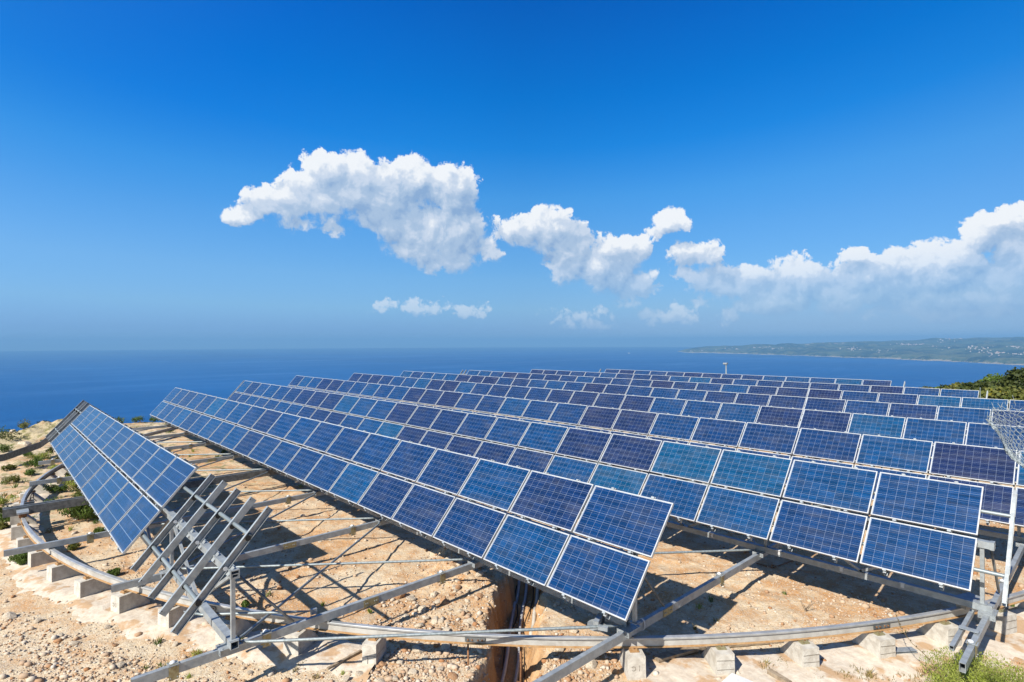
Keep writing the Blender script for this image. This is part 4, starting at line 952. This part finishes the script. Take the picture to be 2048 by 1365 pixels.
def gravel():
    """thousands of small stones: one mesh"""
    q = np.random.default_rng(3)
    ico = rock_mesh(random.Random(1), 1); base_v = np.array([v.co[:] for v in ico.vertices]); base_f = np.array([p.vertices[:] for p in ico.polygons]); bpy.data.meshes.remove(ico)
    n = 40000
    # spread over the visible front ground, denser close to the camera
    px = q.uniform(-150, 2200, n*2); py = 905+(1400-905)*q.random(n*2)**0.62
    cf, cr, cu = np.array(CF), np.array(CR), np.array(CU)
    d = cf[None]*FPX+cr[None]*(px-1024)[:, None]+cu[None]*(682.5-py)[:, None]; k = EYE/(-d[:, 2]); x = d[:, 0]*k; y = d[:, 1]*k
    dens = fbm(x/1.3, y/1.3, 4, 77); r = np.hypot(x-CX, y-CY); s, w = trench_coord(x, y)
    p = np.clip(.45+1.1*dens+np.where((np.abs(w+1.5) < 1.2) & (s > 0), .7, 0)+np.where(r > 22.6, .25, 0), .03, 1); p = np.where((r > RR-.5) & (r < RR+1.0) & ~((np.abs(w) < 2.2)), .16, p); p = np.where(x > 0.5, 0, p)
    keep = q.random(n*2) < p; x, y = x[keep][:n], y[keep][:n]; n = len(x)
    sz = 0.008+0.030*q.random(n)**3.5+np.where(q.random(n) < .06, .065*q.random(n)**1.6, 0); z = ground_h(x, y)+sz*.25
    a = q.uniform(0, 6.28, n); sc = q.uniform(.6, 1.3, (n, 3)); bv = base_v[None]*sc[:, None]*sz[:, None, None]
    c, s_ = np.cos(a)[:, None], np.sin(a)[:, None]
    V = np.stack([bv[:, :, 0]*c-bv[:, :, 1]*s_+x[:, None], bv[:, :, 0]*s_+bv[:, :, 1]*c+y[:, None], bv[:, :, 2]+z[:, None]], -1).reshape(-1, 3)
    F = (base_f[None]+(np.arange(n)*len(base_v))[:, None, None]).reshape(-1, 3)
    m, nt, b = mat('gravel_stone'); g = nt.nodes.new('ShaderNodeNewGeometry')
    c = RAMP(nt, g.outputs['Random Per Island'], [(0.0, (0.70, 0.63, 0.53)), (0.35, (0.60, 0.47, 0.34)), (0.7, (0.52, 0.36, 0.24)), (0.88, (0.46, 0.27, 0.15)), (1.0, (0.42, 0.20, 0.09))])
    setv(nt, b.inputs['Base Color'], dim(nt, c)); b.inputs['Roughness'].default_value = .95; b.inputs['Specular IOR Level'].default_value = .1
    tag(obj('gravel', np_mesh('gravel', V, F, m)), kind='stuff')
gravel()

# ------------------------------------------------------------------ plants
def leaves(cents, radii, count, size, q, flat=0.7, up=0.0, blade=False):
    V = []; F = []
    for _ in range(count):
        i = int(q.integers(len(cents))); c = np.array(cents[i]); r = radii[i]
        d = q.normal(size=3); d /= np.linalg.norm(d); rad = q.random()**.38
        p = c+d*rad*np.array([r, r, r*flat]); t = q.normal(size=3); t /= np.linalg.norm(t)
        if up: t = t*(1-up)+np.array([0, 0, 1])*up; t /= np.linalg.norm(t)
        sd = np.cross(t, q.normal(size=3)); sd /= np.linalg.norm(sd)+1e-9; s = size*q.uniform(.6, 1.4); w = s*(.14 if blade else .38)
        b = len(V); V += [p-t*s*.5, p+sd*w, p+t*s*.5, p-sd*w]; F.append((b, b+1, b+2, b+3))
    return V, F
def shrub(name, loc, rx, h, mtl, lab, cat, grp=None, count=900, size=.09, seed=0, lobes=7, trunk=True, up=0.0, blade=False):
    q = np.random.default_rng(seed); z = float(ground_h(loc[0], loc[1])); t = thing(name, lab, cat, (loc[0], loc[1], z), grp)
    cs, rs = [], []
    for _ in range(lobes):
        a = q.uniform(0, 6.28); rr = rx*q.uniform(0, .62); hh = h*q.uniform(.35, .72); cs.append((rr*math.cos(a), rr*math.sin(a), hh)); rs.append(min(rx*q.uniform(.32, .5), hh))
    V, F = leaves(cs, rs, count, size, q, .8, up, blade); obj('crown', np_mesh('crown', V, F, mtl), t)
    if trunk:
        m = MB()
        for c in cs[:5]: m.tube([(0, 0, -.1), (c[0]*.4, c[1]*.4, c[2]*.5), c], [h*.03, h*.02, h*.008], 5)
        m.build('trunk', BARK, t)
    return t
def tuft(loc, r, h, mtl, lab, cat='plant', grp=None, n=60, seed=0):
    q = random.Random(seed); z = float(ground_h(loc[0], loc[1])); m = MB()
    for _ in range(n):
        a = q.uniform(0, 6.28); rr = r*math.sqrt(q.random()); x, y = rr*math.cos(a), rr*math.sin(a); l = h*q.uniform(.5, 1.1); bx, by = q.gauss(0, .4)*l, q.gauss(0, .4)*l; w = .006+h*.015
        p = Vector((x, y, 0)); d = Vector((math.cos(a+1.5)*w, math.sin(a+1.5)*w, 0)); mid = Vector((x+bx*.4, y+by*.4, l*.6)); tip = Vector((x+bx, y+by, l))
        m.add([p-d, p+d, mid+d*.7, mid-d*.7], [(0, 1, 2, 3)]); m.add([mid-d*.7, mid+d*.7, tip], [(0, 1, 2)])
    o = m.build('weed_tuft', mtl); o.location = (loc[0], loc[1], z-.01); return tag(o, lab, cat, grp)
p = gp(95, 1062); shrub('broom_bush', (-21.9, 2.45), 1.0, .62, LEAF_MD, 'round green broom bush behind the rail near the rusty drive unit', 'bush', None, 6500, .11, 2, 12, True, .55, True)
shrub('broom_bush', (-24.3, 3.4), .8, .55, LEAF_DK, 'darker scrub bush just behind the round broom bush', 'bush', None, 2600, .10, 3, 8, True, .4, True)
p = gp(48, 1126); shrub('broom_bush', (p.x, p.y), .33, .26, LEAF_MD, 'small green bush beside the rail at the left edge', 'bush', None, 2200, .06, 4, 7, False, .5, True)
p = gp(70, 938); shrub('broom_bush', (p.x, p.y), .5, .4, LEAF_MD, 'small green bush on the slope below the curved steel strip', 'bush', None, 900, .10, 5, 6, False, .5, True)
p = gp(490, 1212); shrub('weed_clump', (p.x, p.y), .13, .15, LEAF_MD, 'small green weed clump behind the truss post in the sunlit bay', 'plant', None, 420, .05, 6, 5, False, .4)
p = gp(740, 1226); shrub('weed_clump', (p.x, p.y), .05, .12, LEAF_BR, 'tiny bright green seedling below the splice plate', 'plant', None, 60, .045, 7, 3, False, .6)
shrub('green_shrub', (gp(1998, 1432).x, gp(1998, 1432).y), 1.55, .50, LEAF_BR, 'bright yellow-green shrub in the bottom right corner', 'shrub', None, 30000, .036, 8, 30, True, .55, True)
for k in range(70):
    pxx = rnd.choice([rnd.uniform(0, 210), rnd.uniform(260, 700), rnd.uniform(1380, 2048), rnd.uniform(0, 500)]); pyy = rnd.uniform(905, 1080) if pxx < 210 else (rnd.uniform(870, 1090) if pxx < 700 and rnd.random() < .6 else rnd.uniform(1180, 1360))
    p = gp(pxx, pyy); rdist = math.hypot(p.x, p.y); s_, w_ = trench_coord(p.x, p.y)
    if abs(w_) < .7: continue
    tuft((p.x, p.y), rnd.uniform(.02, .07)*(1+rdist*.05), rnd.uniform(.05, .11)*(1+rdist*.03), rnd.choice([LEAF_MD, LEAF_MD, LEAF_BR, LEAF_DRY]), 'small green weed tuft on the '+('stony slope at left' if p.x < -17 else ('sand inside the round rail' if math.hypot(p.x-CX, p.y-CY) < RR else 'gravel outside the round rail')), 'plant', 'weed tufts on the '+('left slope' if p.x < -17 else ('sand inside the rail' if math.hypot(p.x-CX, p.y-CY) < RR else 'gravel outside the rail')), 26, k)
for k in range(26):
    p = gp(rnd.uniform(1530, 2040), rnd.uniform(1322, 1365)); tuft((p.x, p.y), .12, rnd.uniform(.06, .13), LEAF_DRY, 'dry straw-coloured grass tuft in front of the concrete ring', 'grass', 'dry grass tufts at the bottom right', 30, 500+k)
# slope plants along the left rim
for k, (px, py, r_, h_) in enumerate([(8, 905, .7, .5), (25, 888, .8, .55), (45, 880, .7, .5), (5, 878, .8, .7), (90, 868, .5, .4), (130, 866, .4, .35), (60, 915, .4, .3), (105, 905, .35, .25), (20, 940, .4, .2), (60, 950, .4, .25), (15, 1030, .4, .3), (5, 1060, .35, .25), (120, 985, .5, .3), (140, 960, .5, .3), (160, 1010, .5, .3)]):
    p = gp(px, py); shrub('rim_bush', (p.x, p.y), r_, h_, [LEAF_MD, LEAF_DK, LEAF_YEL][k % 3], 'low scrub plant on the left slope above the sea', 'bush', 'scrub plants on the left slope', 380, .12, 20+k, 5, False, .4, True)
for k in range(34):
    x, y = rnd.uniform(-41, -24), rnd.uniform(2, 12)
    shrub('weed_patch', (x, y), rnd.uniform(.2, .45), rnd.uniform(.10, .22), rnd.choice([LEAF_MD, LEAF_YEL]), 'green weed patch between the first two panel rows', 'plant', 'weed patches between the first two rows', 200, .08, 60+k, 4, False, .5, True)
for k in range(90):
    a_ = R_(rnd.uniform(-165, -100)); rr_ = rnd.uniform(22.3, 27.5); x, y = CX+rr_*math.cos(a_), CY+rr_*math.sin(a_)
    tuft((x, y), rnd.uniform(.10, .3), rnd.uniform(.10, .28), rnd.choice([LEAF_DRY, LEAF_DRY, LEAF_MD]), 'dry grass tuft on the stony slope left of the rail', 'grass', 'dry grass tufts on the left slope', 34, 700+k)
# grass on the cliff edge between the first rows
for k in range(16):
    x = -44.3-rnd.random()*1.2; y = 3+k*1.1
    shrub('rim_bush', (x, y), .6, .45, rnd.choice([LEAF_MD, LEAF_YEL]), 'grassy scrub along the cliff edge behind the first rows', 'bush', 'scrub along the cliff edge', 320, .12, 90+k, 5, False, .6, True)
# shrubs and small trees behind the right end of the back rows
def at_depth(px, D):
    d = CF*FPX+CR*(px-1024); d = d/FPX*D; return d.x, d.y
for k, (px, D, ytop_, rx, mt, lab, c) in enumerate([
    (2062, 50, 736, 3.3, LEAF_DK, 'large dark olive-green bushy tree at the right edge', 9000), (1998, 62, 747, 2.6, LEAF_MD, 'bright green rounded tree left of the dark bushy tree', 5500), (2075, 55, 745, 3.6, LEAF_DK, 'dark tree cut by the right frame edge behind the big bush', 4000),
    (1960, 56, 765, 2.6, LEAF_DK, 'dark rounded shrub in front of the bright green tree', 4200), (1930, 60, 770, 2.2, LEAF_YEL, 'olive shrub with yellow tips left of the dark rounded shrub', 2600), (1905, 66, 771, 1.6, LEAF_DK, 'small dark shrub standing alone behind the second farthest row', 2000),
    (1885, 70, 777, 1.4, LEAF_MD, 'low green shrub just right of the farthest visible panel end', 1300), (1858, 74, 776, 1.3, LEAF_YEL, 'little brownish shrub at the left end of the shrub line', 1200), (2010, 46, 778, 2.2, LEAF_YEL, 'low yellow-flowered shrub below the large dark tree', 3000),
    (1975, 48, 783, 1.8, LEAF_YEL, 'low yellow-tipped shrub behind the end of the eighth row', 2200)]):
    x, y = at_depth(px, D); g = float(ground_h(x, y)); lev = 682.5-(-.0035)*0
    zt = EYE+(682.5+.77-.0035*(px-1024)-ytop_)/FPX*D; h = zt-g
    shrub('small_tree' if h > 3 else 'wild_shrub', (x, y), rx, h/1.02, mt, lab, 'tree' if h > 3 else 'shrub', None, c, .30, 200+k, 14)
for k in range(60):
    x, y = at_depth(rnd.uniform(1830, 2150), rnd.uniform(48, 82)); shrub('ground_scrub', (x, y), rnd.uniform(.8, 1.8), rnd.uniform(.5, 1.1), rnd.choice([LEAF_DK, LEAF_YEL, LEAF_MD]), 'low wild scrub filling the slope behind the back rows', 'shrub', 'scrub behind the back rows', 260, .22, 300+k, 5, False)
for k, (px, py, r_, h_) in enumerate([(118, 1018, .5, .35), (140, 975, .6, .4), (168, 985, .5, .3), (200, 1075, .25, .18), (85, 925, .5, .4), (30, 965, .45, .3), (12, 1045, .35, .28), (110, 945, .4, .3), (150, 1100, .22, .16), (232, 1150, .2, .14), (5, 1010, .4, .3)]):
    p = gp(px, py); shrub('weed_clump', (p.x, p.y), r_, h_, [LEAF_MD, LEAF_BR, LEAF_YEL][k % 3], ['mid-green', 'bright green', 'olive yellow-tipped'][k % 3]+' scrub clump near the rail at far left', 'plant', 'scrub clumps near the rail at far left', 700, .08, 420+k, 6, False, .5, True)
# dry twig plant and tall weed stalk
p = gp(1612, 1225); m = MB()
for k in range(7):
    a = rnd.uniform(0, 6.28); m.tube([(p.x, p.y, -.02), (p.x+.05*math.cos(a), p.y+.05*math.sin(a), .1), (p.x+.16*math.cos(a+.5), p.y+.16*math.sin(a+.5), .22+.05*rnd.random())], [.005, .004, .002], 4)
tag(m.build('dry_twig', BARK), 'small dry leafless twig on the orange ground under the third row', 'twig')
m = MB(); a, b = gp(1856, 1390, .0), Vector(gp(1790, 1226, .55)); pts = [a.lerp(b, t)+Vector((0, 0, .05*math.sin(t*6))) for t in np.linspace(0, 1, 12)]
pts = [gp(1905, 1395, .35), gp(1878, 1345, .42), gp(1850, 1310, .46), gp(1825, 1288, .5), gp(1805, 1262, .53), gp(1798, 1245, .55), gp(1791, 1228, .57)]
st = thing('weed_stalk', 'thin leaning weed stalk with dark buds rising in front of the rail blocks', 'plant', (pts[0].x, pts[0].y, 0)); m = MB()
root = Vector((pts[0].x+.12, pts[0].y-.05, 0)); m.tube([root]+pts, [.006]*4+[.004]*4, 5); part(m, 'stem', LEAF_DRY, st)
m = MB()
for q_ in [pts[i].lerp(pts[i+1], t) for i in range(1, 6) for t in (.2, .7)]: m.tube([q_, q_+Vector((.004, 0, .012)), q_+Vector((.006, .002, .026))], [.004, .012, .002], 6)
part(m, 'buds', BARK, st)

# ------------------------------------------------------------------ curled wire netting close to the camera
def netting(lay=0):
    D = 4.6
    def P(px, py, d): v = CF*FPX+CR*(px-1024)+CU*(682.5-py); v = v/FPX*d; return np.array([v.x, v.y, v.z+EYE])
    A, B, C, Dd = P(1971, 838, 4.5), P(2190, 770, 4.2), P(2200, 1100, 3.6), P(2052, 945, 4.0)
    nu, nv = 22, 20; q = random.Random(3+lay); m = NETM; G = {}
    if lay: A, B, C, Dd = P(1976, 846, 4.6), P(2110, 800, 4.5), P(2130, 1040, 4.0), P(2040, 936, 4.15)
    for i in range(nu+1):
        for j in range(nv*2+1):
            u = (i/nu)**1.25; v = j/(nv*2); p = (A*(1-u)+B*u)*(1-v)+(Dd*(1-u)+C*u)*v
            bend = .16*math.sin(math.pi*u)*math.sin(1.5+2*v); p = p+np.array(CF)*(bend+.03*math.sin(9*v+4*u))+np.array(CU)*(.03*math.sin(7*u)*(1-v)+q.uniform(-.006, .006))+np.array(CR)*q.uniform(-.006, .006)+np.array(CR)*(.035*math.sin(v*8)*(1-u))
            G[i, j] = p
    def wire(a, b, r=.0017): m.tube([a, b], r, 4, cap=False)
    for j in range(nv*2):
        for i in range(nu):
            if j < 3 and q.random() < .45: continue
            # hexagonal mesh: alternate twisted uprights and slanted links
            if j % 2 == 0:
                if (i+(j//2)) % 2 == 0: wire(G[i, j], G[i, j+1], .0026)
            else:
                if (i+(j//2)) % 2 == 0: wire(G[i, j], G[i+1, min(j+1, nv*2)]); 
                if (i+(j//2)) % 2 == 0 and i > 0: wire(G[i, j], G[i-1, min(j+1, nv*2)])
    for i in range(0, nu, 2):      # loose cut ends
        a = G[i, 2]; wire(a, a+np.array([q.uniform(-.03, .03), q.uniform(-.02, .02), q.uniform(.03, .09)]))
    for k in range(3):             # selvedge wires along the near edge
        for j in range(nv*2): wire(G[0, j]+np.array(CR)*.006*k, G[0, j+1]+np.array(CR)*(.006*k+.004), .0030)
NETM = MB(); netting(0); netting(1)
if True:
    m = NETM; tag(m.build('wire_netting', PIPE, smooth=True), 'curled hexagonal wire netting hanging in at the right edge', 'wire netting')
# pole with a small camera behind the farthest row
x, y = at_depth(1452, 49); g = 0.0; zt = EYE+(682.5+.77-1.5-729)/FPX*49
t = thing('camera_pole', 'thin grey pole with a small camera head standing behind the farthest row', 'pole', (x, y, float(ground_h(x, y))))
m = MB(); m.tube([(x, y, float(ground_h(x, y))-.2), (x, y, zt)], .05, 8); part(m, 'pole', PIPE, t, True)
m = MB(); m.box((x-.05, y, zt+.06), (.34, .24, .14)); m.tube([(x-.1, y-.05, zt-.05), (x-.1, y-.05, zt+.02)], [.06, .12], 8); part(m, 'camera_head', STEEL, t)
x, y = at_depth(1960, 45); m = MB(); m.tube([(x, y, -.1), (x, y, EYE+(682.5-3-775)/FPX*45)], .03, 6); tag(m.build('thin_pole', PIPE), 'thin pale pole standing right of the second farthest row', 'pole')

# ------------------------------------------------------------------ sea haze
m, nt, b = mat('haze_air'); nt.nodes.remove(b)
pv = nt.nodes.new('ShaderNodeVolumePrincipled'); pv.inputs['Color'].default_value = (0.21, 0.45, 0.72, 1); pv.inputs['Density'].default_value = 5.0e-5; pv.inputs['Anisotropy'].default_value = 0.0
nt.links.new(pv.outputs[0], nt.nodes['Material Output'].inputs['Volume'])
if True:
    mm_ = MB(); HT = 220; mm_.box((0, 0, (SEA_Z-10+HT)/2), (84000, 84000, HT-(SEA_Z-10))); hz_ = mm_.build('haze', m); tag(hz_, kind='stuff')
